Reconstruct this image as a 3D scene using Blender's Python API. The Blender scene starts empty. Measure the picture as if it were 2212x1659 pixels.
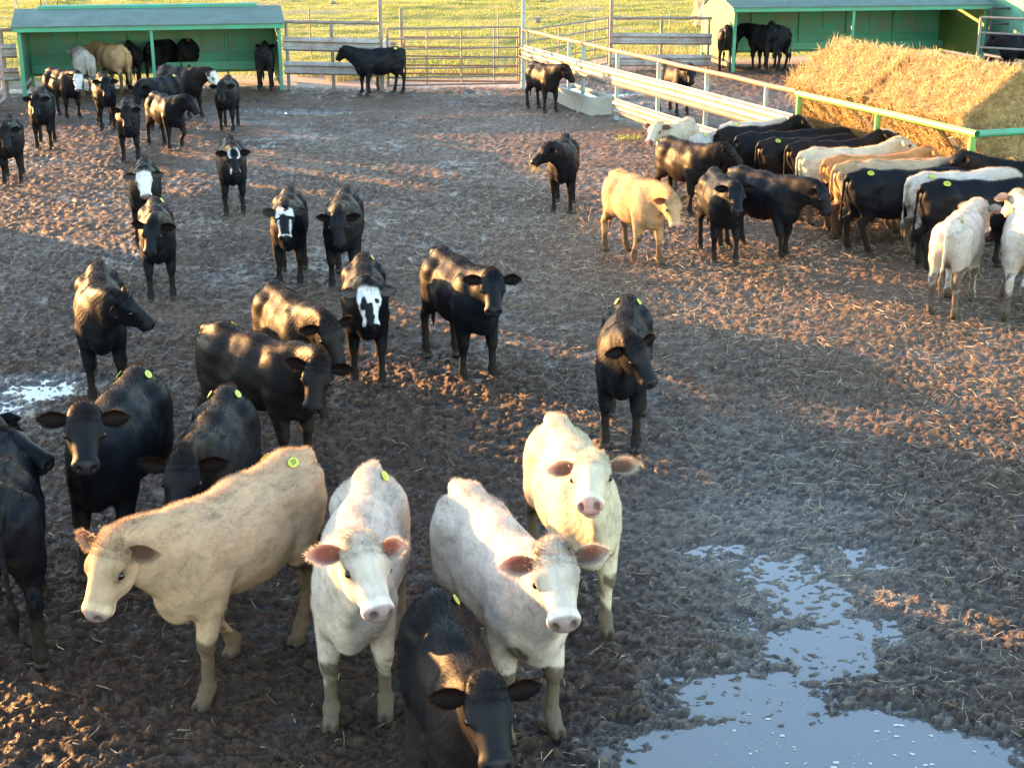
import bpy, math, random
import numpy as np
from mathutils import Vector, Matrix
random.seed(7)
# ================================================================ camera, sky, sun, exposure
SC = bpy.context.scene
COL = SC.collection
W_D, H_D, FPX, CAM_H = 2212.0, 1659.0, 3072.0, 4.5
PITCH = math.atan((829.5 + 190) / FPX)
cam = bpy.data.cameras.new('camera'); cam_o = bpy.data.objects.new('camera', cam); COL.objects.link(cam_o)
cam.sensor_width = 36; cam.lens = FPX / W_D * 36; cam.clip_end = 2000
cam_o.location = (0, 0, CAM_H); cam_o.rotation_euler = (math.pi / 2 - PITCH, 0, 0)
SC.camera = cam_o
SUN_ELEV, SUN_DIR = math.radians(8.5), (-.83, .56)          # towards the sun: left and a little beyond
world = bpy.data.worlds.new('World'); SC.world = world; world.use_nodes = True
wn = world.node_tree
sky = wn.nodes.new('ShaderNodeTexSky'); sky.sky_type = 'NISHITA'; sky.sun_disc = False
sky.sun_elevation = SUN_ELEV; sky.sun_rotation = math.atan2(SUN_DIR[0], SUN_DIR[1]); sky.air_density = 1.0; sky.dust_density = .4; sky.ozone_density = .9
wn.links.new(sky.outputs[0], wn.nodes['Background'].inputs[0]); wn.nodes['Background'].inputs[1].default_value = .15
sun = bpy.data.lights.new('sun', 'SUN'); sun.energy = 4.6; sun.angle = math.radians(.5); sun.color = (1, .50, .17)
sun_o = bpy.data.objects.new('sun', sun); COL.objects.link(sun_o)
sd = Vector((SUN_DIR[0], SUN_DIR[1], 0)).normalized() * math.cos(SUN_ELEV) + Vector((0, 0, math.sin(SUN_ELEV)))
sun_o.rotation_euler = sd.to_track_quat('Z', 'Y').to_euler(); sun_o.location = sd * 50
SC.view_settings.view_transform = 'Standard'; SC.view_settings.look = 'None'; SC.view_settings.gamma = 1
SC.view_settings.exposure = 2.9
SC.render.engine = 'CYCLES'
SC.cycles.use_denoising = True
SC.cycles.max_bounces = 6; SC.cycles.transparent_max_bounces = 6; SC.cycles.caustics_reflective = False; SC.cycles.caustics_refractive = False

def unproject(px, py, h=0.0):
    """the world point at height h that a reading on the photograph (2212 px wide) stands for"""
    c, s = math.cos(PITCH), math.sin(PITCH)
    a, b = (px - W_D / 2) / FPX, -(py - H_D / 2) / FPX
    r = (a, c + b * s, -s + b * c); t = (h - CAM_H) / r[2]
    return r[0] * t, r[1] * t

def project_x(x, y, z):
    d = z - CAM_H; zc = y * math.cos(PITCH) - d * math.sin(PITCH)
    return W_D / 2 + FPX * x / zc

# ================================================================ helpers
def smooth01(a, b, x):
    t = np.clip((x - a) / (b - a), 0, 1); return t * t * (3 - 2 * t)

def hash2(ix, iy, seed):
    n = (ix.astype(np.int64) * 374761393 + iy.astype(np.int64) * 668265263 + seed * 974711) & 0x7fffffff
    n = ((n ^ (n >> 13)) * 1274126177) & 0x7fffffff
    return ((n ^ (n >> 16)) & 0xffff) / 65535.0

def vnoise(x, y, seed=0):
    ix, iy = np.floor(x), np.floor(y); fx, fy = x - ix, y - iy
    u, v = fx * fx * (3 - 2 * fx), fy * fy * (3 - 2 * fy)
    a = hash2(ix, iy, seed); b = hash2(ix + 1, iy, seed); c = hash2(ix, iy + 1, seed); d = hash2(ix + 1, iy + 1, seed)
    return (a * (1 - u) + b * u) * (1 - v) + (c * (1 - u) + d * u) * v

def fbm(x, y, seed=0, octv=3):
    s, a, t = 0, 1, 0
    for k in range(octv):
        s = s + a * vnoise(x * 2 ** k + k * 17.3, y * 2 ** k - k * 9.1, seed + k); t += a; a *= .5
    return s / t

def new_mesh(name, V, F, mats, smooth=False, mi=None):
    me = bpy.data.meshes.new(name)
    V = np.asarray(V, dtype=np.float32).reshape(-1, 3)
    if isinstance(F, np.ndarray): F = [F]
    me.vertices.add(len(V)); me.vertices.foreach_set('co', V.ravel())
    if F and isinstance(F[0], np.ndarray):
        idx = np.concatenate([f.ravel() for f in F]).astype(np.int32)
        tot = np.concatenate([np.full(len(f), f.shape[1], np.int32) for f in F])
    else:
        idx = np.array([i for f in F for i in f], np.int32); tot = np.array([len(f) for f in F], np.int32)
    start = np.concatenate([[0], np.cumsum(tot)[:-1]]).astype(np.int32)
    me.loops.add(len(idx)); me.loops.foreach_set('vertex_index', idx)
    me.polygons.add(len(tot)); me.polygons.foreach_set('loop_start', start); me.polygons.foreach_set('loop_total', tot)
    for m in (mats if isinstance(mats, (list, tuple)) else [mats]): me.materials.append(m)
    if mi is not None: me.polygons.foreach_set('material_index', np.asarray(mi, np.int32))
    me.polygons.foreach_set('use_smooth', np.full(len(tot), bool(smooth)) if isinstance(smooth, bool) else np.asarray(smooth, bool))
    me.update(calc_edges=True)
    return me

def attr(me, name, arr, typ='FLOAT'):
    a = me.attributes.new(name, typ, 'POINT')
    a.data.foreach_set({'FLOAT': 'value', 'FLOAT_VECTOR': 'vector', 'FLOAT_COLOR': 'color'}[typ], np.asarray(arr, np.float32).ravel())

def obj(name, me, parent=None, label=None, cat=None, group=None, kind=None, loc=None, rz=0):
    o = bpy.data.objects.new(name, me); COL.objects.link(o)
    if parent: o.parent = parent
    if loc is not None: o.location = loc
    if rz: o.rotation_euler = (0, 0, rz)
    if label: o['label'] = label
    if cat: o['category'] = cat
    if group: o['group'] = group
    if kind: o['kind'] = kind
    return o

def thing(name, label, cat, loc=(0, 0, 0), rz=0, group=None):
    return obj(name, None, None, label, cat, group, None, loc, rz)

class MB:
    """collects boxes, bars and tubes and links them as ONE mesh"""
    def __init__(s): s.V = []; s.F = []; s.sm = []
    def add(s, V, F, sm=False):
        o = len(s.V); s.V += [tuple(v) for v in V]; s.F += [tuple(i + o for i in f) for f in F]; s.sm += [sm] * len(F); return s
    def box(s, c, d, R=None):
        x, y, z = (k / 2 for k in d); b = min(x, y, z) * .12
        P = []
        for sz in (-1, 1):
            for k in (0, 1):
                e = b if k == (0 if sz < 0 else 1) else 0
                for sx, sy in ((-1, -1), (1, -1), (1, 1), (-1, 1)):
                    P.append(Vector((sx * (x - e), sy * (y - e), sz * z if e else sz * (z - b))))
        F = [(3, 2, 1, 0), (12, 13, 14, 15)] + [(r * 4 + i, r * 4 + (i + 1) % 4, (r + 1) * 4 + (i + 1) % 4, (r + 1) * 4 + i) for r in range(3) for i in range(4)]
        P = [(R @ p if R else p) + Vector(c) for p in P]
        return s.add(P, F)
    def beam(s, a, b, w, h, up=(0, 0, 1)):
        a, b = Vector(a), Vector(b); d = b - a; L = d.length; x = d / L
        y = Vector(up).cross(x).normalized(); z = x.cross(y)
        R = Matrix((x, y, z)).transposed()
        return s.box((a + b) / 2, (L, w, h), R)
    def tube(s, pts, r, n=8, caps=True, r2=None):
        pts = [Vector(p) for p in pts]; rings = []
        for i, p in enumerate(pts):
            t = (pts[min(i + 1, len(pts) - 1)] - pts[max(i - 1, 0)]).normalized()
            u = t.cross(Vector((0, 0, 1)));
            if u.length < .05: u = t.cross(Vector((0, 1, 0)))
            u.normalize(); v = t.cross(u)
            rr = r if r2 is None else r + (r2 - r) * i / (len(pts) - 1)
            rings.append([p + u * rr * math.cos(2 * math.pi * k / n) + v * rr * math.sin(2 * math.pi * k / n) for k in range(n)])
        V = [q for R in rings for q in R]
        F = [(i * n + k, i * n + (k + 1) % n, (i + 1) * n + (k + 1) % n, (i + 1) * n + k) for i in range(len(pts) - 1) for k in range(n)]
        s.add(V, [f[::-1] for f in F], True)
        if caps: s.add(rings[0], [tuple(range(n))]); s.add(rings[-1], [tuple(range(n))[::-1]])
        return s
    def build(s, name, mat, parent=None, **kw):
        me = new_mesh(name, s.V, s.F, mat, s.sm)
        return obj(name, me, parent, **kw)

# ================================================================ materials
def mat(name):
    m = bpy.data.materials.new(name); m.use_nodes = True
    nt = m.node_tree; b = nt.nodes['Principled BSDF']
    return m, nt, b
def N(nt, typ, **kw):
    n = nt.nodes.new('ShaderNode' + typ)
    for k, v in kw.items():
        if hasattr(n, k) and k not in n.inputs: setattr(n, k, v)
        else: n.inputs[k].default_value = v
    return n
def ramp(nt, src, stops):
    r = nt.nodes.new('ShaderNodeValToRGB'); e = r.color_ramp.elements
    while len(e) > 1: e.remove(e[-1])
    for i, (p, c) in enumerate(stops):
        x = e[0] if i == 0 else e.new(p)
        x.position = p; x.color = (*c, 1) if not isinstance(c, (int, float)) else (c, c, c, 1)
    nt.links.new(src, r.inputs[0]); return r.outputs[0]
def mixc(nt, fac, a, b, mode='MIX'):
    m = nt.nodes.new('ShaderNodeMix'); m.data_type = 'RGBA'; m.blend_type = mode
    for si, v in ((0, fac), (6, a), (7, b)):
        sock = m.inputs[si]
        if hasattr(v, 'is_output'): nt.links.new(v, sock)
        elif isinstance(v, (int, float)): sock.default_value = v if si == 0 else (v, v, v, 1)
        else: sock.default_value = (*v, 1)
    return m.outputs[2]
def noise(nt, vec, scale, detail=4, rough=.6, dist=0):
    n = N(nt, 'TexNoise', Scale=scale, Detail=detail, Roughness=rough, Distortion=dist)
    if vec is not None: nt.links.new(vec, n.inputs['Vector'])
    return n.outputs[0]
def mathn(nt, op, a, b=0.0, c=None):
    m = nt.nodes.new('ShaderNodeMath'); m.operation = op
    for i, v in enumerate((a, b) if c is None else (a, b, c)):
        if hasattr(v, 'is_output'): nt.links.new(v, m.inputs[i])
        else: m.inputs[i].default_value = v
    return m.outputs[0]
def bump(nt, b, h, strength, dist):
    n = N(nt, 'Bump', Strength=strength, Distance=dist); nt.links.new(h, n.inputs['Height']); nt.links.new(n.outputs[0], b.inputs['Normal'])
def attribute(nt, name):
    a = nt.nodes.new('ShaderNodeAttribute'); a.attribute_name = name; return a
def objco(nt): return nt.nodes.new('ShaderNodeTexCoord').outputs['Object']
def geopos(nt): return nt.nodes.new('ShaderNodeNewGeometry').outputs['Position']

def painted(name, col, dirt, rough=.45, metal=0.0, dscale=3.0, amt=(.45, .7), spec=.5, bscale=30, bstr=.15):
    m, nt, b = mat(name); co = geopos(nt)
    n1 = noise(nt, co, dscale, 8, .7); n2 = noise(nt, co, dscale * 7, 5, .7)
    f = ramp(nt, mathn(nt, 'ADD', mathn(nt, 'MULTIPLY', n1, .65), mathn(nt, 'MULTIPLY', n2, .35)), [(amt[0], 0.0), (amt[1], 1.0)])
    c0 = mixc(nt, noise(nt, co, 1.3, 3), tuple(x * .78 for x in col), tuple(min(1, x * 1.2) for x in col))
    nt.links.new(mixc(nt, f, c0, dirt), b.inputs['Base Color'])
    nt.links.new(ramp(nt, f, [(0, rough), (1, .85)]), b.inputs['Roughness'])
    nt.links.new(ramp(nt, f, [(0, metal), (1, metal * .1)]), b.inputs['Metallic'])
    bump(nt, b, n2, bstr, .01)
    return m

M = {}
M['green_paint'] = painted('green_paint', (.035, .34, .20), (.16, .20, .13), dscale=2.2, amt=(.42, .72))
M['shed_wall'] = painted('shed_wall', (.03, .36, .24), (.17, .26, .19), dscale=1.8, amt=(.36, .56), rough=.6)
M['shed_side'] = painted('shed_side', (.065, .17, .035), (.11, .16, .05), dscale=1.2, amt=(.45, .75), rough=.55)
M['roof_metal'] = painted('roof_metal', (.06, .12, .095), (.09, .12, .10), dscale=1.5, metal=.1, rough=.5)
M['rail_green'] = painted('rail_green', (.17, .38, .09), (.26, .30, .08), dscale=6, rough=.35, amt=(.5, .8))
M['galv'] = painted('galvanised', (.23, .22, .20), (.17, .11, .07), dscale=2.0, metal=.3, rough=.42, amt=(.45, .72))
M['galv_rust'] = painted('galvanised_rusty', (.44, .42, .40), (.22, .12, .07), dscale=1.6, metal=.15, rough=.55, amt=(.42, .66))
M['pipe'] = painted('pipe', (.30, .26, .22), (.19, .11, .07), dscale=3, metal=.1, rough=.55, amt=(.4, .7))
M['rust_pipe'] = painted('rust_pipe', (.33, .16, .075), (.22, .10, .05), dscale=4, rough=.55, amt=(.45, .75))
M['post_blue'] = painted('post_pale', (.34, .42, .40), (.24, .24, .20), dscale=4, rough=.5)
M['dark_pipe'] = painted('dark_pipe', (.05, .045, .045), (.09, .07, .06), dscale=4, rough=.6)
M['concrete'] = painted('concrete', (.42, .41, .37), (.20, .19, .15), dscale=1.7, rough=.85, amt=(.45, .8), bscale=40, bstr=.35)
M['wood'] = painted('wood_post', (.30, .23, .16), (.16, .12, .09), dscale=5, rough=.85)
M['rock'] = painted('rock', (.24, .20, .165), (.15, .12, .10), dscale=6, rough=.9, bstr=.6)
M['panel_red'] = painted('panel_red', (.36, .16, .13), (.42, .40, .38), dscale=2, rough=.5, amt=(.4, .6))

def mud_material():
    m, nt, b = mat('mud'); co = geopos(nt)
    h = attribute(nt, 'hgt').outputs['Fac']; wet = attribute(nt, 'wet').outputs['Fac']; dirt = attribute(nt, 'dirt').outputs['Fac']; strw = attribute(nt, 'straw').outputs['Fac']
    n1 = noise(nt, co, 1.1, 6, .65); n2 = noise(nt, co, 9, 6, .7); n3 = noise(nt, co, 55, 5, .7)
    base = ramp(nt, mathn(nt, 'ADD', mathn(nt, 'MULTIPLY', n1, .5), mathn(nt, 'MULTIPLY', n2, .5)), [(.32, (.060, .032, .018)), (.5, (.112, .064, .039)), (.66, (.20, .124, .080))])
    base = mixc(nt, ramp(nt, n3, [(.52, 0.0), (.66, .85)]), base, (.31, .215, .145))
    n4 = noise(nt, co, 34, 3, .6, 1.2)
    base = mixc(nt, ramp(nt, n4, [(.38, .85), (.47, 0.0)]), base, (.016, .010, .007))
    base = mixc(nt, mathn(nt, 'MULTIPLY', ramp(nt, h, [(.30, 1.0), (.62, .12)]), ramp(nt, n2, [(.35, 1.0), (.65, .75)])), base, (.014, .010, .0085))       # low spots darkened: crevice shade painted in, along with wet silt
    base = mixc(nt, mathn(nt, 'MULTIPLY', dirt, ramp(nt, n2, [(.3, .5), (.6, 1.0)])), base, (.42, .34, .29))
    vo = N(nt, 'TexNoise', Scale=22, Detail=6, Roughness=.8, Distortion=2.5); nt.links.new(co, vo.inputs['Vector'])
    fib = ramp(nt, vo.outputs[0], [(.54, 0.0), (.62, 1.0)])
    base = mixc(nt, mathn(nt, 'MULTIPLY', strw, .38), base, (.215, .140, .095))
    base = mixc(nt, mathn(nt, 'MULTIPLY', fib, strw), base, (.30, .22, .13))
    base = mixc(nt, mathn(nt, 'MULTIPLY', attribute(nt, 'moist').outputs['Fac'], .5), base, (.040, .022, .014))
    base = mixc(nt, mathn(nt, 'MULTIPLY', wet, .55), base, (.04, .032, .028))
    nt.links.new(base, b.inputs['Base Color'])
    dryr = ramp(nt, n3, [(.40, .38), (.58, .80)])
    shine = mathn(nt, 'MAXIMUM', mathn(nt, 'MULTIPLY', wet, 1.0), ramp(nt, mathn(nt, 'ADD', mathn(nt, 'MULTIPLY', h, -.5), noise(nt, co, 2.3, 4)), [(.20, 0.0), (.42, .55)]))
    r = N(nt, 'MapRange'); nt.links.new(shine, r.inputs[0]); nt.links.new(dryr, r.inputs[3]); r.inputs[4].default_value = .16
    nt.links.new(r.outputs[0], b.inputs['Roughness'])
    sp = N(nt, 'MapRange'); nt.links.new(shine, sp.inputs[0]); sp.inputs[3].default_value = .20; sp.inputs[4].default_value = 1.0; nt.links.new(sp.outputs[0], b.inputs['Specular IOR Level'])
    bump(nt, b, mathn(nt, 'ADD', n2, mathn(nt, 'MULTIPLY', n3, .8)), 1.0, .035)
    return m
M['mud'] = mud_material()

def grass_material(name, lo, mid, hi):
    m, nt, b = mat(name); co = geopos(nt)
    n1 = noise(nt, co, .12, 5, .6); n2 = noise(nt, co, 1.4, 5, .7)
    c = ramp(nt, mathn(nt, 'ADD', mathn(nt, 'MULTIPLY', n1, .5), mathn(nt, 'MULTIPLY', n2, .5)), [(.34, lo), (.5, mid), (.66, hi)])
    rnd = attribute(nt, 'tint').outputs['Fac']
    c = mixc(nt, mathn(nt, 'MULTIPLY', rnd, .6), c, (.42, .33, .12))
    nt.links.new(c, b.inputs['Base Color']); b.inputs['Roughness'].default_value = .6
    t = N(nt, 'BsdfTranslucent'); nt.links.new(c, t.inputs[0])
    ms = N(nt, 'MixShader'); ms.inputs[0].default_value = .35
    nt.links.new(b.outputs[0], ms.inputs[1]); nt.links.new(t.outputs[0], ms.inputs[2])
    nt.links.new(ms.outputs[0], nt.nodes['Material Output'].inputs[0])
    return m
M['grass'] = grass_material('grass_blades', (.11, .19, .03), (.22, .31, .05), (.38, .38, .09))
def pasture_material():
    m, nt, b = mat('pasture_soil'); co = geopos(nt)
    n1 = noise(nt, co, .35, 6, .7); n2 = noise(nt, co, 6, 5, .7)
    dirt = attribute(nt, 'dirt').outputs['Fac']
    c = ramp(nt, n1, [(.35, (.16, .20, .03)), (.5, (.30, .32, .05)), (.65, (.42, .38, .10))])
    c = mixc(nt, mathn(nt, 'MULTIPLY', dirt, ramp(nt, n2, [(.25, .6), (.5, 1.0)])), c, (.45, .36, .31))
    nt.links.new(c, b.inputs['Base Color']); b.inputs['Roughness'].default_value = .9
    bump(nt, b, mathn(nt, 'ADD', n2, mathn(nt, 'MULTIPLY', noise(nt, co, 25, 4), .5)), 1.0, .25)
    return m
M['pasture'] = pasture_material()

def straw_material(name, a, c2, rough=.55, trans=.25, scale=9):
    m, nt, b = mat(name); co = geopos(nt)
    rnd = attribute(nt, 'tint').outputs['Fac']
    c = mixc(nt, rnd, a, c2)
    c = mixc(nt, ramp(nt, noise(nt, co, scale, 4), [(.35, .55), (.6, 0.0)]), c, tuple(x * .6 for x in a))
    nt.links.new(c, b.inputs['Base Color']); b.inputs['Roughness'].default_value = rough
    t = N(nt, 'BsdfTranslucent'); nt.links.new(c, t.inputs[0])
    ms = N(nt, 'MixShader'); ms.inputs[0].default_value = trans
    nt.links.new(b.outputs[0], ms.inputs[1]); nt.links.new(t.outputs[0], ms.inputs[2])
    nt.links.new(ms.outputs[0], nt.nodes['Material Output'].inputs[0])
    return m
M['hay'] = straw_material('hay_stalks', (.50, .34, .14), (.74, .58, .30))
M['litter'] = straw_material('trodden_straw', (.26, .19, .12), (.60, .47, .29), .6, .1)
M['weed'] = straw_material('weed_stalks', (.22, .26, .08), (.52, .42, .18), .6, .3, 3)

def water_material(name='muddy_water', col=(.135, .145, .16), rough=.03):
    m, nt, b = mat(name); co = geopos(nt)
    b.inputs['Base Color'].default_value = (*col, 1); b.inputs['Roughness'].default_value = rough; b.inputs['IOR'].default_value = 1.45
    b.inputs['Specular IOR Level'].default_value = .8
    bump(nt, b, noise(nt, co, 9, 3), .05, .01)
    return m
M['water'] = water_material()
M['foam'] = painted('foam', (.62, .60, .56), (.45, .42, .38), dscale=20, rough=.4)

# coats
def coat_material(name, hair):
    m, nt, b = mat(name)
    col = attribute(nt, 'coat'); rest = attribute(nt, 'rest').outputs['Vector']
    mp = N(nt, 'Mapping'); mp.inputs['Scale'].default_value = (.35, 1.2, .8); nt.links.new(rest, mp.inputs[0])
    n1 = noise(nt, mp.outputs[0], 22, 5, .7, .6); n2 = noise(nt, rest, 5, 4, .6)
    v = mathn(nt, 'ADD', mathn(nt, 'MULTIPLY', n1, .7), mathn(nt, 'MULTIPLY', n2, .5))
    v = ramp(nt, v, [(.35, .55), (.60, .98), (.85, 1.25)])
    c = mixc(nt, 1.0, col.outputs['Color'], v, 'MULTIPLY')
    nt.links.new(c, b.inputs['Base Color'])
    nt.links.new(col.outputs['Alpha'], b.inputs['Roughness'])
    b.inputs['Sheen Weight'].default_value = 0; b.inputs['Specular IOR Level'].default_value = .14; b.inputs['Sheen Roughness'].default_value = .4; b.inputs['Sheen Tint'].default_value = (.70, .36, .14, 1)
    if hair:
        b.inputs['Specular IOR Level'].default_value = .08; b.inputs['Sheen Weight'].default_value = 0
        t = N(nt, 'BsdfTranslucent'); nt.links.new(mixc(nt, 1.0, c, (1.25, .72, .5), 'MULTIPLY') if name == 'ear_skin' else c, t.inputs[0])
        ms = N(nt, 'MixShader'); ms.inputs[0].default_value = .35
        nt.links.new(b.outputs[0], ms.inputs[1]); nt.links.new(t.outputs[0], ms.inputs[2])
        nt.links.new(ms.outputs[0], nt.nodes['Material Output'].inputs[0])
    else:
        bump(nt, b, mathn(nt, 'ADD', noise(nt, mp.outputs[0], 60, 4, .7, .8), mathn(nt, 'MULTIPLY', n1, .5)), .25, .010)
    return m
M['coat'] = coat_material('coat', False); M['hair'] = coat_material('coat_hair', True)
def ear_material():
    m = coat_material('ear_skin', True); return m
M['ear'] = ear_material()
m, nt, b = mat('eye'); b.inputs['Base Color'].default_value = (.006, .004, .004, 1); b.inputs['Roughness'].default_value = .06; M['eye'] = m
m, nt, b = mat('tag_yellow'); b.inputs['Base Color'].default_value = (.56, .60, .05, 1); b.inputs['Roughness'].default_value = .45; M['tag'] = m
m, nt, b = mat('tag_centre'); b.inputs['Base Color'].default_value = (.40, .46, .07, 1); b.inputs['Roughness'].default_value = .5; M['tag2'] = m
m, nt, b = mat('tag_ink'); b.inputs['Base Color'].default_value = (.10, .13, .02, 1); b.inputs['Roughness'].default_value = .6; M['ink'] = m
m, nt, b = mat('wire'); b.inputs['Base Color'].default_value = (.25, .22, .2, 1); b.inputs['Roughness'].default_value = .5; b.inputs['Metallic'].default_value = .5; M['wire'] = m

# ================================================================ ground
def yard_edge(x):                      # where the mud stops and the pasture begins
    return 39.6 + 5.6 * smooth01(.3, 3.0, x) + 2.0 * smooth01(9, 16, x) - 1.2 * smooth01(-9, -14, x)
PUDDLES = [  # x, y, rx, ry, depth
    (1.75, 6.85, 1.25, .62, .095), (1.45, 7.65, .62, .50, .062), (1.35, 6.1, 1.1, .6, .09), (2.6, 6.5, .8, .5, .08), (1.95, 8.15, .40, .38, .048),
    (1.95, 9.1, .50, .70, .036), (2.35, 8.5, .40, .30, .042), (1.5, 9.6, .4, .3, .034), (2.6, 9.6, .3, .3, .034), (1.5, 8.5, .3, .2, .036), (-4.85, 13.5, .85, .45, .045), (-5.2, 13.0, .6, .5, .04),
    (-4.9, 34.0, 1.1, .42, .05), (-6.3, 34.3, .8, .35, .04), (-.85, 37.7, .5, .25, .05), (-8.3, 30.6, .5, .3, .04), (-5.0, 28.7, .45, .22, .04), (2.1, 10.4, .8, .5, .012), (-2.6, 25, .01, .01, 0), (3.0, 37.5, .8, .5, .04)]
WATER_Z = -.036
def basin(x, y):
    d = np.zeros_like(x)
    wx = x + .22 * (vnoise(x * 2.1, y * 2.1, 40) - .5) + .10 * (vnoise(x * 6.5, y * 6.5, 41) - .5); wy = y + .3 * (vnoise(x * 2.3, y * 2.3, 42) - .5) + .12 * (vnoise(x * 7, y * 7, 43) - .5)
    for px, py, rx, ry, dep in PUDDLES:
        if dep: d = np.maximum(d, dep * (1 - smooth01(.45, 1.3, np.hypot((wx - px) / rx, (wy - py) / ry))))
    return d
def ground_height(x, y):
    ed = yard_edge(x)
    amp = (1 - smooth01(-1.2, .4, y - ed)) * (1 - smooth01(30, 60, np.abs(x)))
    b = basin(x, y)
    calm = 1 - .78 * smooth01(.045, .085, b)
    wx = x + .05 * vnoise(x * 7, y * 7, 3); wy = y + .05 * vnoise(x * 7, y * 7, 4)
    big = (fbm(x * .9, y * .9, 11, 2) - .5) * .05
    lump = np.abs(fbm(wx * 4.3, wy * 5.2, 21, 2) - .5) * 2
    clod = fbm(wx * 15.0, wy * 20.0, 31, 2)
    fine = fbm(wx * 31, wy * 34, 51, 2)
    patch = .35 + 1.25 * vnoise(x * .8, y * .8, 61)
    c1 = smooth01(.38, .60, clod); c2 = smooth01(.40, .60, fbm(wx * 29 + 3, wy * 36, 81, 2))
    h = big + (.5 - lump) * .014 * patch + (c1 - .5) * .024 * patch + (c2 - .5) * .020 * (.6 + .5 * c1) + (fine - .5) * .020
    wz = np.exp(-((x - 2.0) / 1.1) ** 2 - ((y - 9.4) / 2.0) ** 2)
    return (h * calm * amp * (1 - .35 * wz) + .004 - b - .010 * wz)

def build_ground():
    ys = [-40, -15, 0, 3.5]; y = 5.2
    while y < 41: ys.append(y); y += .0165 * (y / 7) ** 1.12
    ys.append(41.0); ys = np.array(ys)
    nc = 640; u = np.linspace(-1, 1, nc)
    side = np.array([-60, -30, -16.]); 
    X = []; 
    for yy in ys:
        hw = .43 * max(yy, 5) + 1.6
        X.append(np.concatenate([side - hw, u * hw, -side[::-1] + hw]))
    X = np.array(X); Y = np.repeat(ys[:, None], X.shape[1], 1)
    Y = Y + (yard_edge(X) - 41) * smooth01(30, 41, Y)
    Z = ground_height(X, Y); Z[:4] = 0; Z[:, :3] = 0; Z[:, -3:] = 0; Z[-1] = 0
    nr, ncol = X.shape
    i = np.arange(nr * ncol).reshape(nr, ncol)
    F = np.stack([i[:-1, :-1], i[:-1, 1:], i[1:, 1:], i[1:, :-1]], -1).reshape(-1, 4)
    me = new_mesh('ground', np.stack([X, Y, Z], -1), F, M['mud'], True)
    x, y, z = X.ravel(), Y.ravel(), Z.ravel()
    bs = basin(x, y)
    attr(me, 'hgt', np.clip((z + .03) / .056, 0, 1))
    damp = smooth01(.002, .03, bs) + .8 * smooth01(.62, .8, vnoise(x * .35 + 5, y * .35, 77)) * smooth01(.3, .1, np.clip((z + .05) / .10, 0, 1) * 1.0)
    damp += .8 * np.exp(-((x - 2.0) / 1.5) ** 2 - ((y - 9.6) / 2.8) ** 2)
    attr(me, 'moist', np.clip(smooth01(14, 8, y) * (.5 + 1.0 * vnoise(x * .9, y * .9, 88)), 0, 1))
    attr(me, 'wet', np.clip(damp, 0, 1))
    ed = yard_edge(x)
    attr(me, 'dirt', np.clip(smooth01(-1.5, -.4, y - ed + .8 * (vnoise(x, y, 5) - .5)) * (x < 3) + .35 * np.exp(-((x - .8) / 1.2) ** 2 - ((y - 32.5) / 1.6) ** 2), 0, 1))
    st = np.exp(-((x - 4.6) / 2.6) ** 2 - ((y - 17) / 7.5) ** 2) + .7 * np.exp(-((x - 1.5) / 2.5) ** 2 - ((y - 20) / 5) ** 2) + .55 * smooth01(12, 22, y) * smooth01(-9, -2, x)
    attr(me, 'straw', np.clip(st * (.5 + vnoise(x * .8, y * .8, 9)), 0, 1))
    obj('ground', me, kind='structure', label='churned brown cattle yard mud with hoof clods')
    # pasture beyond the yard
    xs = np.concatenate([[-300, -120, -70], np.linspace(-45, 45, 260), [70, 120, 300]]); ts = np.concatenate([np.linspace(0, 45, 190), [60, 90, 150, 300, 800]])
    PX, T = np.meshgrid(xs, ts); PY = yard_edge(PX) + T
    PZ = pasture_height(PX, PY)
    nr, ncol = PX.shape; i = np.arange(nr * ncol).reshape(nr, ncol)
    F = np.stack([i[:-1, :-1], i[:-1, 1:], i[1:, 1:], i[1:, :-1]], -1).reshape(-1, 4)
    me = new_mesh('pasture', np.stack([PX, PY, PZ], -1), F, M['pasture'], True)
    x, t = PX.ravel(), T.ravel()
    attr(me, 'dirt', np.clip((1 - smooth01(1.2, 2.6, t + 1.6 * (vnoise(x * .8, t * .8, 8) - .5))) + .5 * smooth01(.68, .8, vnoise(x * .3, t * .9, 18)), 0, 1))
    obj('pasture', me, kind='structure', label='sunlit yellow green pasture beyond the pens')
def pasture_height(x, y):
    t = y - yard_edge(x)
    return ((fbm(x * .25, y * .5, 70, 3) - .5) * .35 + (fbm(x * 1.7, y * 1.7, 75, 2) - .5) * .10) * smooth01(1.0, 6, t)
build_ground()

# puddle water: one sheet per pool, cut to the low ground by the ground itself
def sheet(name, x0, x1, y0, y1, z, label):
    n = 24; P = []
    for k in range(n):
        a = 2 * math.pi * k / n; P.append(((x0 + x1) / 2 + (x1 - x0) / 2 * math.cos(a), (y0 + y1) / 2 + (y1 - y0) / 2 * math.sin(a), z))
    return obj(name, new_mesh(name, P, [tuple(range(n))], M['water']), kind='structure', label=label)
sheet('water', -.3, 4.6, 3.6, 10.9, WATER_Z, 'shallow muddy puddle reflecting blue sky')
sheet('water', -7.0, -3.2, 12.2, 14.6, WATER_Z, 'small puddle on the left of the yard')
sheet('water', -8.0, -3.2, 33.2, 35.0, WATER_Z, 'thin puddle in front of the shelter')
sheet('water', -1.6, .0, 37.2, 38.2, WATER_Z, 'thin puddle near the gate')
sheet('water', -9.2, -7.6, 30.1, 31.1, WATER_Z, 'thin puddle among the far cattle')
sheet('water', -5.7, -4.3, 28.3, 29.1, WATER_Z, 'thin puddle beside the walking calf')
sheet('water', 1.9, 4.1, 36.8, 38.3, WATER_Z, 'thin puddle beyond the guardrail')

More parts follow.
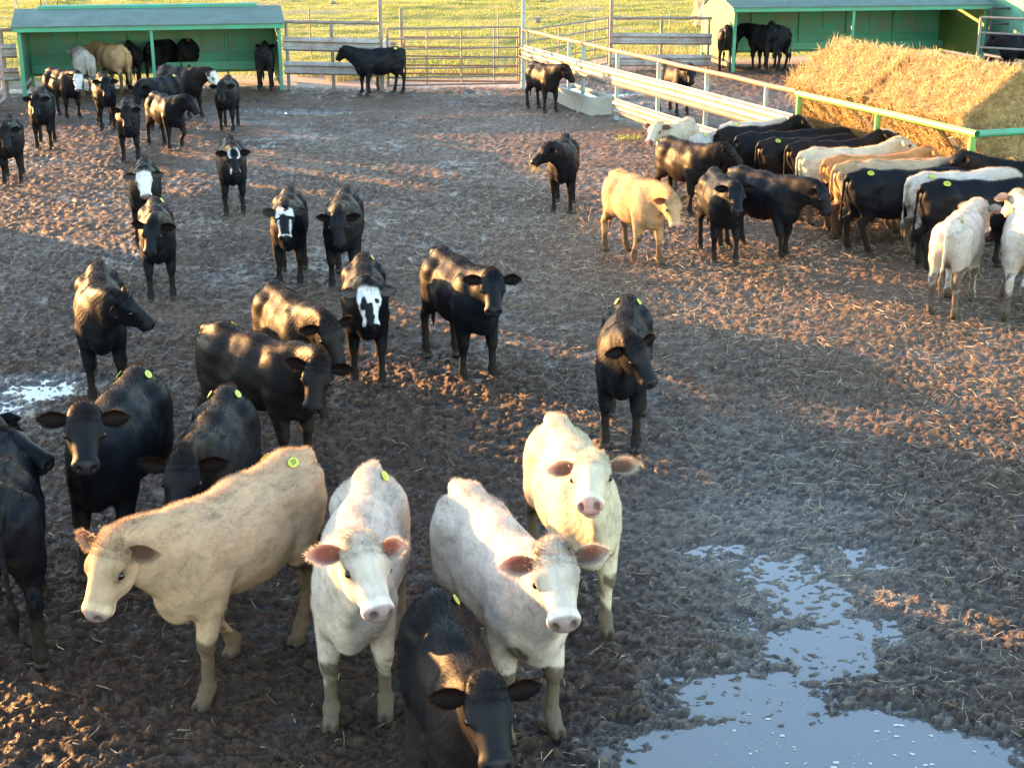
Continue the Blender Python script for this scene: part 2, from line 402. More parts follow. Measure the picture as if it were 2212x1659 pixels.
def scatter_foam():
    V = []; F = []
    rng = np.random.default_rng(3)
    pts = np.column_stack([rng.uniform(.7, 2.9, 420), rng.uniform(6.2, 7.6, 420)])
    dens = vnoise(pts[:, 0] * 2.2, pts[:, 1] * 2.2, 90) + .5 * np.exp(-((pts[:, 0] - 1.35) / .35) ** 2 - ((pts[:, 1] - 7.1) / .35) ** 2)
    for (x, y), dd in zip(pts, dens):
        if dd < .62 or ground_height(np.array([x]), np.array([y]))[0] > WATER_Z - .004: continue
        r = .003 + .010 * rng.random() ** 3; o = len(V); n = 9
        for k in range(n):
            a = 2 * math.pi * k / n; rr = r * (1 + .25 * rng.normal())
            V.append((x + rr * math.cos(a) * 1.25, y + rr * math.sin(a), WATER_Z + .003))
        V.append((x, y, WATER_Z + .006))
        F += [(o + k, o + (k + 1) % n, o + n) for k in range(n)]
    obj('foam', new_mesh('foam', V, F, M['foam'], True), kind='stuff', label='pale foam flecks floating on the big puddle', )
scatter_foam()

def strands(name, base, dirs, L, w, material, kind, label, tint=None, curl=.3, segs=2, parent=None, seed=1, flat=True):
    """bent two-piece stalks as one mesh"""
    rng = np.random.default_rng(seed); n = len(base)
    d = dirs / np.linalg.norm(dirs, axis=1)[:, None]
    wv = np.cross(d, rng.normal(0, 1, (n, 3)) + (np.array([0, 0, 1.5]) if flat else 0)); wv /= np.linalg.norm(wv, axis=1)[:, None] + 1e-9
    b = rng.normal(0, 1, (n, 3)) * curl
    p0 = base; p1 = base + d * L[:, None] * .5; d2 = d + b; d2 /= np.linalg.norm(d2, axis=1)[:, None]; p2 = p1 + d2 * L[:, None] * .5
    W = w[:, None] / 2
    V = np.stack([p0 - wv * W, p0 + wv * W, p1 - wv * W, p1 + wv * W, p2], 1).reshape(-1, 3)
    o = np.arange(n)[:, None] * 5
    me = new_mesh(name, V, [o + np.array([[0, 1, 3, 2]]), o + np.array([[2, 3, 4]])], material)
    attr(me, 'tint', np.repeat(rng.random(n) if tint is None else tint, 5))
    return obj(name, me, parent, kind=kind, label=label)

def scatter_litter():
    rng = np.random.default_rng(11); n = 110000
    y = 6.5 + 28 * rng.random(n) ** 1.1; x = rng.uniform(-1, 1, n) * (.38 * y + .8)
    p = .05 + 1.1 * np.exp(-((x - 4.4) / 2.4) ** 2 - ((y - 16.5) / 7) ** 2) + .7 * np.exp(-((x - 1.3) / 2.6) ** 2 - ((y - 20) / 5) ** 2) + .12 * (x > 0) + .05 * (y > 14)
    p *= .35 + 1.1 * vnoise(x * 1.1, y * 1.1, 33)
    k = rng.random(n) < p * .62
    k &= ~((basin(x, y) > .03))
    x, y = x[k], y[k]; n = len(x)
    z = ground_height(x, y) + .008 + .012 * rng.random(n)
    a = rng.uniform(0, 2 * math.pi, n)
    d = np.column_stack([np.cos(a), np.sin(a), rng.normal(.05, .18, n)])
    sc = np.clip(y / 14, .8, 1.8)
    strands('straw_litter', np.column_stack([x, y, z]), d, (.05 + .17 * rng.random(n) ** 2) * sc ** .5, (.0032 + .004 * rng.random(n)) * sc, M['litter'], 'stuff', 'trampled straw and hay stalks strewn over the mud', curl=.45, seed=4)
scatter_litter()

def grass_blades():
    rng = np.random.default_rng(21); n = 230000
    t = 1.0 + 46 * rng.random(n) ** .8; x = rng.uniform(-1, 1, n) * (17 + .42 * t)
    y = yard_edge(x) + t
    den = smooth01(.8, 3.0, t + 2.0 * (vnoise(x * .8, t * .8, 8) - .5)) * (.35 + .9 * vnoise(x * .9, y * .9, 14))
    k = rng.random(n) < den; x, y, t = x[k], y[k], t[k]; n = len(x)
    z = pasture_height(x, y) - .01
    L = (.035 + .055 * rng.random(n)) * (1 + 1.1 * (vnoise(x * .5, y * .5, 15) > .72)) * (1 + .6 * (t < 5)); w = .012 + .022 * rng.random(n)
    d = np.column_stack([rng.normal(0, .35, n), rng.normal(0, .35, n), np.ones(n)])
    tint = np.clip(rng.random(n) * .7 + .4 * (vnoise(x * .35, y * .6, 16) - .4) + .35 * (t < 3.5), 0, 1)
    strands('grass', np.column_stack([x, y, z]), d, L, w, M['grass'], 'stuff', 'short pasture grass glowing in low sun', tint=tint, curl=.35, seed=5, flat=False)
grass_blades()

def tuft(name, x, y, n, hgt, spread, material, label, cat, group, seed, thin=.010, green=.2):
    rng = np.random.default_rng(seed)
    a = rng.uniform(0, 2 * math.pi, n); r = spread * np.sqrt(rng.random(n))
    base = np.column_stack([r * np.cos(a), r * np.sin(a) * .8, np.full(n, -.02)])
    d = np.column_stack([np.cos(a) * .35 + rng.normal(0, .25, n), np.sin(a) * .35 + rng.normal(0, .25, n), np.ones(n)])
    o = strands(name, base, d, hgt * (.4 + .7 * rng.random(n)), np.full(n, thin), material, None, label, tint=np.clip(rng.random(n) + .3 - green, 0, 1), curl=.4, seed=seed, flat=False)
    o.location = (x, y, 0); o['category'] = cat; o['group'] = group; return o

# ================================================================ fences
def wbeam(mb, a, b, hgt=.38, depth=.085, face=1):
    """corrugated road guardrail between two points (their height is its middle)"""
    a, b = Vector(a), Vector(b); d = (b - a).normalized(); s = d.cross(Vector((0, 0, 1))).normalized() * face
    prof = [(-.5, 0), (-.44, .15), (-.36, .95), (-.22, 1.0), (-.12, .1), (0, 0), (.12, .1), (.22, 1.0), (.36, .95), (.44, .15), (.5, 0)]
    n = len(prof); V = []
    for th in (0, -.012):
        for p in (a, b):
            for z, o in prof: V.append(p + Vector((0, 0, z * hgt)) + s * (o * depth + th))
    F = []
    for k in range(n - 1):
        F.append((k, k + 1, n + k + 1, n + k)); F.append((2 * n + k, 3 * n + k, 3 * n + k + 1, 2 * n + k + 1))
    F += [(0, n, 3 * n, 2 * n), (n - 1, 3 * n - 1, 4 * n - 1, 2 * n - 1)]
    for e in (0, n):
        for k in range(n - 1): F.append((e + k, 2 * n + e + k, 2 * n + e + k + 1, e + k + 1))
    mb.add(V, F)

def guardrail_fence(label, a, b, posts, rail_z, beams, rail_mat, beam_mat, post_mat, rail_r=.045, post_r=.045, tall=(), splits=3, face=1, group='guardrail fences round the yard', rail2=None):
    """a, b ground ends; posts fractions; beams (z_mid, height, start fraction, end fraction)"""
    a, b = Vector((*a, 0)), Vector((*b, 0)); t = thing('guardrail_fence', label, 'fence', a, 0, group)
    D = b - a; d = D.normalized(); s = d.cross(Vector((0, 0, 1))).normalized() * face
    mb = MB(); k = 12
    pts = [D * (i / k) + Vector((0, 0, rail_z + .008 * math.sin(i * 2.1))) for i in range(k + 1)]
    mb.tube(pts, rail_r, 12)
    for i in range(2, k, 4): mb.tube([pts[i] - d * .02, pts[i] + d * .02], rail_r + .004, 12)      # welded joints
    mb.build('top_rail', rail_mat, t)
    for z, hh, f0, f1 in beams:
        for q in range(splits):
            g0, g1 = f0 + (f1 - f0) * q / splits, f0 + (f1 - f0) * (q + 1) / splits
            mb = MB(); wbeam(mb, D * g0 - d * .05 * (q > 0) + s * (post_r + .004 + .008 * (q % 2)) + Vector((0, 0, z + .012 * math.sin(q * 3 + z))), D * g1 + s * (post_r + .004 + .008 * (q % 2)) + Vector((0, 0, z + .012 * math.sin(q * 3 + 3 + z))), hh, face=face)
            mb.build('guardrail', beam_mat, t)
    for i, f in enumerate(posts):
        top = dict(tall).get(i, rail_z - rail_r * .6)
        mb = MB(); p = D * f; r = post_r * (1.25 if i in dict(tall) else 1)
        mb.tube([p + Vector((0, 0, -.3)), p + Vector((0, 0, top))], r, 12)
        for z, hh, f0, f1 in beams:
            if f0 - .01 <= f <= f1 + .01: mb.tube([p + s * (post_r * .5) + Vector((0, 0, z)), p + s * (post_r + .014) + Vector((0, 0, z))], .016, 6)
        mb.build('post', post_mat, t)
    return t

FACE_YARD = 1
# long diagonal fence between this pen and the next, its rusty top rail catching the sun
DP0, DDIR, DNRM = Vector((.3, 38.6, 0)), Vector((.3255, -.9455, 0)), Vector((.9455, .3255, 0))
def dpt(s, o=0.0, h=0.0): p = DP0 + DDIR * s + DNRM * o; return Vector((p.x, p.y, h))
guardrail_fence('long diagonal guardrail fence with an orange rusty top pipe beside the trough', dpt(0)[:2], dpt(14.3)[:2], [0.0, .235, .30, .445, .60, .757, .925], 1.53, [(.96, .38, 0, 1.0), (.31, .36, .45, 1.0)], M['rust_pipe'], M['galv'], M['post_blue'], tall=((0, 2.6),), splits=3, face=1)
guardrail_fence('grey guardrail fence between the left shelter and the tall pole', (-6.0, 38.35), (-3.42, 37.95), [0.03, .5, 1.0], 1.76, [(1.19, .36, 0, 1), (.58, .34, 0, 1)], M['pipe'], M['galv_rust'], M['galv'], tall=((2, 2.7),), splits=1, face=1)
guardrail_fence('grey guardrail fence left of the right shelter', (2.95, 43.5), (5.95, 43.5), [0.0, .5, .97], 1.50, [(.90, .34, 0, 1), (.27, .34, 0, 1)], M['pipe'], M['galv_rust'], M['pipe'], tall=((0, 2.7),), splits=1, face=1)
guardrail_fence('grey guardrail fence running off at the left edge behind the red panel', (-17.5, 36.3), (-12.8, 37.6), [0.0, .33, .66, .93], 1.62, [(1.1, .36, 0, 1), (.5, .34, 0, 1)], M['pipe'], M['galv_rust'], M['pipe'], splits=1, face=1)

def pipe_gate(name, label, a, b, z0, z1, nr, verts, rail_mat, r=.022, cat='gate', brace=True, group='pipe gates and panels'):
    a, b = Vector((*a, 0)), Vector((*b, 0)); D = b - a; t = thing(name, label, cat, a, 0, group)
    mb = MB()
    za = Vector((0, 0, z0)); zb = Vector((0, 0, z1))
    mb.tube([za, zb], r * 1.3, 8); mb.tube([D + za, D + zb], r * 1.3, 8)
    mb.tube([zb, D + zb], r * 1.15, 8); mb.tube([za, D + za], r * 1.15, 8)
    mb.build('frame', rail_mat, t)
    for i in range(1, nr - 1):
        z = Vector((0, 0, z0 + (z1 - z0) * (i / (nr - 1)) ** 1.1))
        m2 = MB(); m2.tube([z, D * .5 + z + Vector((0, 0, -.008)), D + z], r, 8); m2.build('rail', rail_mat, t)
    for f in verts:
        m2 = MB(); m2.tube([D * f + za + Vector((.02, -.03, 0)), D * f + zb + Vector((.02, -.03, 0))], r * .9, 6); m2.build('upright', rail_mat, t)
    return t
pipe_gate('pipe_gate', 'long six rail pipe gate between the two tall poles at the back', (-3.25, 37.95), (.2, 38.55), .16, 1.62, 7, (.0, .29, .55, .8), M['pipe'])
pipe_gate('pipe_gate', 'short angled pipe gate from the tall rusty pole to the next fence', (.42, 38.75), (2.85, 43.3), .2, 1.52, 6, (.35, .68), M['pipe'])
pipe_gate('pipe_gate', 'orange pipe gate standing open behind the long gate', (-2.9, 39.2), (.15, 39.0), .15, 1.30, 6, (.5,), M['rust_pipe'])
pipe_gate('livestock_gate', 'red and white livestock panel seen edge on at the left border', (-12.55, 35.6), (-12.0, 32.6), .12, 1.55, 6, (.5,), M['panel_red'], r=.035, cat='panel')
pipe_gate('corral_gate', 'grey five rail pipe panel at the right edge behind the hay', (13.0, 40.6), (16.5, 38.2), .2, 1.72, 5, (.45,), M['galv'], r=.032, cat='panel')
pipe_gate('corral_gate', 'short dark pipe panel between the two right shelters', (14.35, 43.9), (15.6, 44.1), .5, 1.75, 4, (), M['dark_pipe'], r=.03, cat='panel')

# field fence far out
def field_fence():
    t = thing('wire_fence', 'thin wire fence on slender posts crossing the pasture', 'fence', (-20, 47.5, 0))
    for k, (x, m_, r, h) in enumerate([(-14, 'wire', .02, 1.4), (-6.6, 'rust_pipe', .025, 1.5), (-3.35, 'wood', .06, 1.75), (-.45, 'wire', .02, 1.4), (2.7, 'wire', .02, 1.3), (5.1, 'wire', .02, 1.4), (9, 'wire', .02, 1.3)]):
        mb = MB(); y = 47.5 + .3 * math.sin(k * 2) - (3.0 if m_ == 'wood' else 0)
        mb.tube([(x + 20, y - 47.5, -.3), (x + 20, y - 47.5, h)], r, 8); mb.build('post', M[m_], t)
    for z in (.45, .85, 1.22):
        mb = MB(); mb.tube([(x + 20, .25 * math.sin(x), z + .02 * math.sin(x * 2)) for x in range(-20, 24, 4)], .006, 4, False); mb.build('wire', M['wire'], t)
field_fence()

# ================================================================ shelters
def shelter(label, org, ang, width, hf, depth, hb, flap=True, side=None, mid_posts=(.5,), back_gap=.22):
    t = thing('shelter', label, 'shelter', (*org, 0), ang, 'open fronted green cattle shelters')
    S = side or M['shed_wall']
    # local: x along the front, y to the back
    hr = hb
    m = MB(); m.beam((-.12, -.14, hf), (width + .12, -.14, hf), .05, .13); m.build('fascia', M['green_paint'], t)
    m = MB()
    a = Vector((-.16, -.20, hf + .075)); e = Vector((width + .16, -.20, hf + .075)); u = Vector((0, depth * .62, hr - hf))
    nseg = 14
    V = []; F = []
    for i in range(nseg + 1):
        q = a + (e - a) * i / nseg; z = .004 * (i % 2)
        V += [q + Vector((0, 0, z)), q + u + Vector((0, 0, z)), q + Vector((0, 0, z - .03)), q + u + Vector((0, 0, z - .03))]
    for i in range(nseg):
        o = i * 4; F += [(o, o + 4, o + 5, o + 1), (o + 2, o + 3, o + 7, o + 6), (o, o + 2, o + 6, o + 4), (o + 1, o + 5, o + 7, o + 3)]
    F += [(0, 1, 3, 2), (nseg * 4, nseg * 4 + 2, nseg * 4 + 3, nseg * 4 + 1)]
    m.add(V, F); rf = m.build('roof', M['roof_metal'], t)
    m = MB(); top = a + u; te = e + u; dn = Vector((0, depth * .5, -.28))
    V = [top + Vector((0, .01, .0)), te + Vector((0, .01, .0)), te + dn, top + dn]; V += [v - Vector((0, 0, .03)) for v in V]
    m.add(V, [(0, 1, 2, 3), (7, 6, 5, 4), (0, 4, 5, 1), (1, 5, 6, 2), (2, 6, 7, 3), (3, 7, 4, 0)]); m.build('rear_roof', M['roof_metal'], t)
    if flap:
        m = MB(); x0, x1 = width * .065, width * .93
        m.beam((x0, depth * .62 - .12, hr + .11), (x1, depth * .62 - .12, hr + .11), .14, .05, (0, -.25, 1)); m.beam((x0, depth * .62 - .24, hr + .06), (x1, depth * .62 - .24, hr + .06), .03, .07)
        m.build('ridge_flap', M['green_paint'], t)
    # back wall of framed sheets
    yb = depth
    m = MB(); m.beam((0, yb, (back_gap + hf) / 2 + .05), (width, yb, (back_gap + hf) / 2 + .05), .03, hf - back_gap); m.build('back_wall', M['shed_wall'], t)
    npan = 5
    for i in range(npan + 1):
        m = MB(); x = width * i / npan
        m.beam((x, yb - .055, back_gap), (x, yb - .055, hf + .05), .06, .06, (0, 1, 0)); m.build('stud', M['green_paint'], t)
        if i < npan:
            m = MB(); xm = x + width / npan / 2
            m.beam((xm, yb - .03, .95), (xm, yb - .03, hf), .03, .03, (0, 1, 0)); m.build('batten', M['shed_wall'], t)
    m = MB(); m.beam((0, yb - .05, .80), (width, yb - .05, .80), .05, .05); m.build('girt', M['green_paint'], t)
    m = MB(); m.beam((.04, yb - .035, .54), (width - .04, yb - .035, .54), .03, .46); m.build('kickboard', M['green_paint'], t)
    # feed bunk along the back
    m = MB(); m.beam((.05, yb - .50, .50), (width - .05, yb - .50, .50), .03, .22); m.beam((.05, yb - .30, .40), (width - .05, yb - .30, .40), .40, .03); m.build('feed_bunk', M['green_paint'], t)
    # side walls
    for x, nm in ((0, 'side_wall'), (width, 'side_wall')):
        m = MB(); b0 = .32
        P = [Vector((x, .0, b0)), Vector((x, depth + .1, b0)), Vector((x, depth + .1, hf - .12)), Vector((x, depth * .6, hr - .06)), Vector((x, -.05, hf))]
        w = Vector((.02, 0, 0)); V = [p - w for p in P] + [p + w for p in P]
        m.add(V, [(4, 3, 2, 1, 0), (5, 6, 7, 8, 9)] + [(i, (i + 1) % 5, (i + 1) % 5 + 5, i + 5) for i in range(5)]); m.build(nm, S, t)
        for yy in (.02, depth):
            m = MB(); m.beam((x, yy, -.25), (x, yy, hf), .09, .09, (0, 1, 0)); m.build('corner_post', M['green_paint'], t)
        m = MB(); m.beam((x, 0, .18), (x, depth, .18), .08, .12); m.build('skid', M['dark_pipe'], t)
    for f in mid_posts:
        m = MB(); m.beam((width * f, -.06, -.2), (width * f, -.06, hf - .05), .08, .08, (0, 1, 0)); m.build('centre_post', M['green_paint'], t)
    return t
shelter('long green open fronted cattle shelter on the left with a blue grey roof', (-12.45, 36.85), math.atan2(1.45, 6.35), 6.5, 1.68, 2.35, 2.03)
shelter('green cattle shelter behind the hay with a yellow green sunlit left wall', (6.52, 42.75), math.atan2(1.35, 7.3), 7.9, 1.79, 3.0, 2.2, side=M['shed_side'], mid_posts=(.46,))
shelter('green cattle shelter cut by the right edge of the picture', (15.1, 43.2), math.atan2(1.35, 7.3), 6.0, 1.98, 2.6, 2.35, flap=False, mid_posts=(.5,))

# ================================================================ trough
def trough():
    t = thing('water_trough', 'long pale concrete water trough under the diagonal fence', 'trough', (1.79, 33.23, 0), math.atan2(2.53, -.73))
    L, w, h, th = 2.75, .60, .43, .08
    def ring(z, x0, x1, y0, y1): return [(x0, y0, z), (x1, y0, z), (x1, y1, z), (x0, y1, z)]
    o0 = ring(-.1, 0, L, -w, 0); o1 = ring(h, -.0, L, -w - .0, 0.0)
    o0 = ring(-.1, .05, L - .05, -w + .04, -.04)
    i1 = ring(h, th, L - th, -w + th, -th); i0 = ring(.12, th + .04, L - th - .04, -w + th + .03, -th - .03)
    V = o0 + o1 + i1 + i0; F = [(3, 2, 1, 0)]
    for r in range(3): F += [(r * 4 + i, r * 4 + (i + 1) % 4, r * 4 + 4 + (i + 1) % 4, r * 4 + 4 + i) for i in range(4)]
    F.append((12, 13, 14, 15))
    me = new_mesh('basin', V, F, M['concrete']); b = obj('basin', me, t)
    md = b.modifiers.new('bevel', 'BEVEL'); md.width = .015; md.segments = 2
    W = ring(h - .06, th, L - th, -w + th, -th); obj('water', new_mesh('water', W, [(0, 1, 2, 3)], M['water']), t)
trough()

# ================================================================ hay feeder with two bales
def bale(s0, s1, seed, label):
    rng = np.random.default_rng(seed)
    cs = [(.40, 1.58), (1.40, 2.27), (2.12, 1.22), (1.14, .56)]
    cen = dpt((s0 + s1) / 2, 1.27, 1.41)
    # rounded, sagging rectangular block as a deformed grid
    nu, nv = 40, 72; V = []
    sec = []
    for k in range(nv):
        f = k / nv * 4; i = int(f); g = f - i
        a, b = np.array(cs[i]), np.array(cs[(i + 1) % 4]); p = a * (1 - g) + b * g
        c = np.array((1.27, 1.41)); r = p - c; rr = np.linalg.norm(r); lim = .86
        if rr > lim: r = r * (lim + (rr - lim) * .5) / rr
        sec.append((r, (.5 - abs(g - .5)) * 2))
    P = []
    for i in range(nu + 1):
        s = s0 + (s1 - s0) * i / nu
        ed = min(i, nu - i) / nu
        shrink = 1 - .05 * math.exp(-ed * 40)
        for r, g in sec:
            n_ = (fbm(np.array([s * 3.1 + r[0] * 2]), np.array([r[1] * 3.1 + seed]), 3, 3)[0] - .5) * .10 + (vnoise(np.array([s * 11.]), np.array([r[0] * 9 + r[1] * 13]), 8)[0] - .5) * .05
            q = (1.27 + r[0] * (shrink + n_), 1.41 + r[1] * (shrink + n_))
            p = dpt(s, q[0], q[1]) - cen; P.append(tuple(p))
    F = [(i * nv + k, i * nv + (k + 1) % nv, (i + 1) * nv + (k + 1) % nv, (i + 1) * nv + k) for i in range(nu) for k in range(nv)]
    for e, rev in ((0, False), (nu, True)):
        c = len(P); s = s0 if e == 0 else s1; P.append(tuple(dpt(s + (-.05 if e == 0 else .05), 1.27, 1.41) - cen))
        ring = [e * nv + k for k in range(nv)]
        F += [(ring[k], c, ring[(k + 1) % nv]) if not rev else (ring[(k + 1) % nv], c, ring[k]) for k in range(nv)]
    me = new_mesh('hay_bale', P, F, M['hay_core'], True)
    o = obj('hay_bale', me, None, label, 'hay bale', 'big hay bales in the feeder', None, cen)
    # stalks over the whole surface
    P = np.array(P); T = np.array([f if len(f) == 4 else (*f, f[2]) for f in F])
    Nn = np.cross(P[T[:, 2]] - P[T[:, 0]], P[T[:, 3]] - P[T[:, 1]]) if False else np.cross(P[T[:, 1]] - P[T[:, 0]], P[T[:, 2]] - P[T[:, 0]])
    A = np.linalg.norm(Nn, axis=1); Nn /= A[:, None] + 1e-12
    Cc = P[T].mean(1); sgn = np.sign((Nn * Cc).sum(1)); Nn *= sgn[:, None]
    A = A * (Nn[:, 2] > -.8); n = 30000; pk = rng.choice(len(T), n, p=A / A.sum())
    u, v = rng.random((2, n)); q = P[T[pk]]
    base = (q[:, 0] * (1 - u)[:, None] + q[:, 1] * u[:, None]) * (1 - v)[:, None] + (q[:, 3] * (1 - u)[:, None] + q[:, 2] * u[:, None]) * v[:, None]
    nn = Nn[pk]; tdir = np.cross(nn, rng.normal(0, 1, (n, 3))); tdir /= np.linalg.norm(tdir, axis=1)[:, None] + 1e-9
    endf = np.abs(nn @ np.array(DDIR)) > .7
    stick = np.where(endf, .12, np.where(nn[:, 2] > .1, .5, .3)) * rng.random(n) ** 1.2
    lean = np.array([-.25, .1, .75]); d = tdir * (1 - stick)[:, None] + (nn * .6 + lean * .5) * stick[:, None]
    L = np.where(endf, .24, .15) * (.5 + .9 * rng.random(n)); 
    s = strands('stalks', base + nn * .004, d, L, .006 + .009 * rng.random(n), M['hay'], None, None, curl=.55, parent=o, seed=seed, flat=False)
    return o
M['hay_core'] = painted('hay_core', (.62, .45, .20), (.42, .29, .13), dscale=7, rough=.9, amt=(.4, .62), bstr=1.0)
bale(13.25, 15.66, 5, 'big tilted hay bale, the farther of the two in the feeder')
bale(15.95, 18.40, 9, 'big tilted hay bale, the nearer one with its pale shaded end showing')

def feeder():
    t = thing('hay_feeder', 'green pipe hay feeder rail with slanted bars holding the bales', 'feeder', dpt(14.3))
    o = dpt(14.3)
    e = 19.38
    m = MB(); m.tube([dpt(14.32, 0, 1.5) - o, dpt(17, 0, 1.505) - o, dpt(e, 0, 1.5) - o], .055, 14, caps=False); m.build('top_rail', M['rail_green'], t)
    m = MB(); m.tube([dpt(e - .03, 0.03, 1.5) - o, dpt(e - .03, 2.9, 1.5) - o], .052, 14); m.build('end_rail', M['green_paint'], t)
    for s in (14.4, 16.85, 19.28):
        m = MB(); m.tube([dpt(s, 0, -.2) - o, dpt(s, 0, 1.48) - o], .052, 12); m.build('post', M['rail_green'], t)
    m = MB(); m.tube([dpt(19.28, .06, .98) - o, dpt(19.28, 1.15, .98) - o], .06, 12); m.build('lower_bar', M['dark_pipe'], t)
    for s in np.arange(13.4, 18.4, .24):        # slanted bars of the rack
        m = MB(); m.tube([dpt(s, .475, 1.48) - o, dpt(s + .02, 1.18, .51) - o], .010, 6); m.build('rack_bar', M['dark_pipe'], t)
    for s in (15.6, 18.0):
        m = MB(); m.beam(dpt(s, .56, 1.24) - o, dpt(s + .15, .98, .66) - o, .14, .02, DNRM); m.build('rack_plate', M['galv'], t)
    m = MB(); m.beam(dpt(13.3, 1.1, .42) - o, dpt(18.4, 1.1, .42) - o, .10, .10); m.build('keel', M['dark_pipe'], t)
    m = MB(); m.beam(dpt(13.3, .55, .22) - o, dpt(18.6, .55, .22) - o, .03, .40); m.beam(dpt(13.3, 2.0, .22) - o, dpt(18.6, 2.0, .22) - o, .03, .40); m.build('hay_tray', M['green_paint'], t)
    for s in (13.4, 18.4):
        for oo in (.62, 1.95):
            m = MB(); m.tube([dpt(s, oo, -.2) - o, dpt(s, oo, 1.2) - o], .035, 8); m.build('leg', M['green_paint'], t)
feeder()
def loose_hay():
    rng = np.random.default_rng(31); n = 5200
    s = rng.uniform(13, 18.9, n); oo = rng.normal(.8, .5, n); h = np.abs(rng.normal(0, .10, n)) * np.exp(-((oo - .8) / .7) ** 2)
    end = rng.random(n) < .5
    s = np.where(end, rng.normal(18.75, .16, n), s); oo = np.where(end, rng.normal(1.1, .5, n), oo); h = np.where(end, rng.random(n) ** 1.5 * 1.25 * np.exp(-((oo - 1.2) / .55) ** 2), h)
    P = np.array([(DP0.x + DDIR.x * a + DNRM.x * b, DP0.y + DDIR.y * a + DNRM.y * b) for a, b in zip(s, oo)])
    d = rng.normal(0, 1, (n, 3)) * [1, 1, .5]
    strands('loose_hay', np.column_stack([P, h + .03]), d, .10 + .16 * rng.random(n), .005 + .004 * rng.random(n), M['hay'], 'stuff', 'loose hay spilled around the foot of the feeder', curl=.8, seed=6, flat=False)
loose_hay()

# rocks and dry weeds
def rock(x, y, r, seed, label, group=None, sz=.7, z=0):
    rng = np.random.default_rng(seed); V = []; F = []; n, mm = 14, 9
    for i in range(mm + 1):
        for j in range(n):
            a, b = math.pi * i / mm, 2 * math.pi * j / n
            k = r * (1 + .25 * math.sin(3 * a + seed) * math.cos(2 * b + seed) + .10 * rng.normal() * math.sin(a))
            V.append((k * math.sin(a) * math.cos(b), k * math.sin(a) * math.sin(b) * .8, sz * k * math.cos(a)))
    for i in range(mm):
        for j in range(n): F.append((i * n + j, (i + 1) * n + j, (i + 1) * n + (j + 1) % n, i * n + (j + 1) % n))
    return obj('rock', new_mesh('rock', V, F, M['rock'], False), None, label, 'rock', group, None, (x, y, z + r * sz * .3))
for k, (px, py, r, lab) in enumerate([(1340, 47, .22, 'pale rock in the pasture left of the rock pile, nearer the open gate'), (1160, 49, .20, 'small pale rock in the pasture beyond the tall rusty pole'), (720, 10, .16, 'small pale stone high in the pasture above the left guardrail')]):
    x, y = unproject(px, py); rock(x, y, r, k + 2, lab)
PILE = [(8.3, 60.0, .9), (9.2, 60.6, 1.1), (8.9, 59.0, .6), (9.9, 59.6, .8), (8.6, 61.2, 1.0), (9.6, 58.6, .45), (10.4, 60.8, 1.0), (9.3, 61.3, 1.25)]
for k, (x, y, r) in enumerate(PILE):
    rock(x, y, r, 20 + k, 'rock in the heap of pale boulders behind the back guardrail by the right shelter', 'boulders heaped in the pasture', .8, .25 * (r > .9))
k = 0
for x0, x1, yy, cnt, hh in ((-5.9, -3.6, 41.0, 7, .75), (3.2, 5.8, 46.3, 9, .7), (-.1, 2.5, 42.3, 6, .5), (-3.0, -.4, 41.8, 6, .45)):
    for q in range(cnt):
        rr = random.Random(k * 7 + 1)
        tuft('weed', x0 + (x1 - x0) * (q + .5) / cnt + rr.uniform(-.2, .2), yy + rr.uniform(-.6, .8), 70, hh * rr.uniform(.6, 1.25), .28, M['weed'], 'dry straw coloured weed clump standing behind the back fences', 'weed', 'dry weeds along the back fence line', 100 + k, .014); k += 1
for px, py, lab in ((1358, 302, 'green grass clump at the fence foot by the trough corner'), (1452, 318, 'green grass clump under the lower guardrail behind the cream steer')):
    x, y = unproject(px, py); tuft('grass_clump', x, y, 120, .16, .26, M['grass'], lab, 'grass clump', 'grass clumps under the diagonal fence', int(px), .012, 1.2)

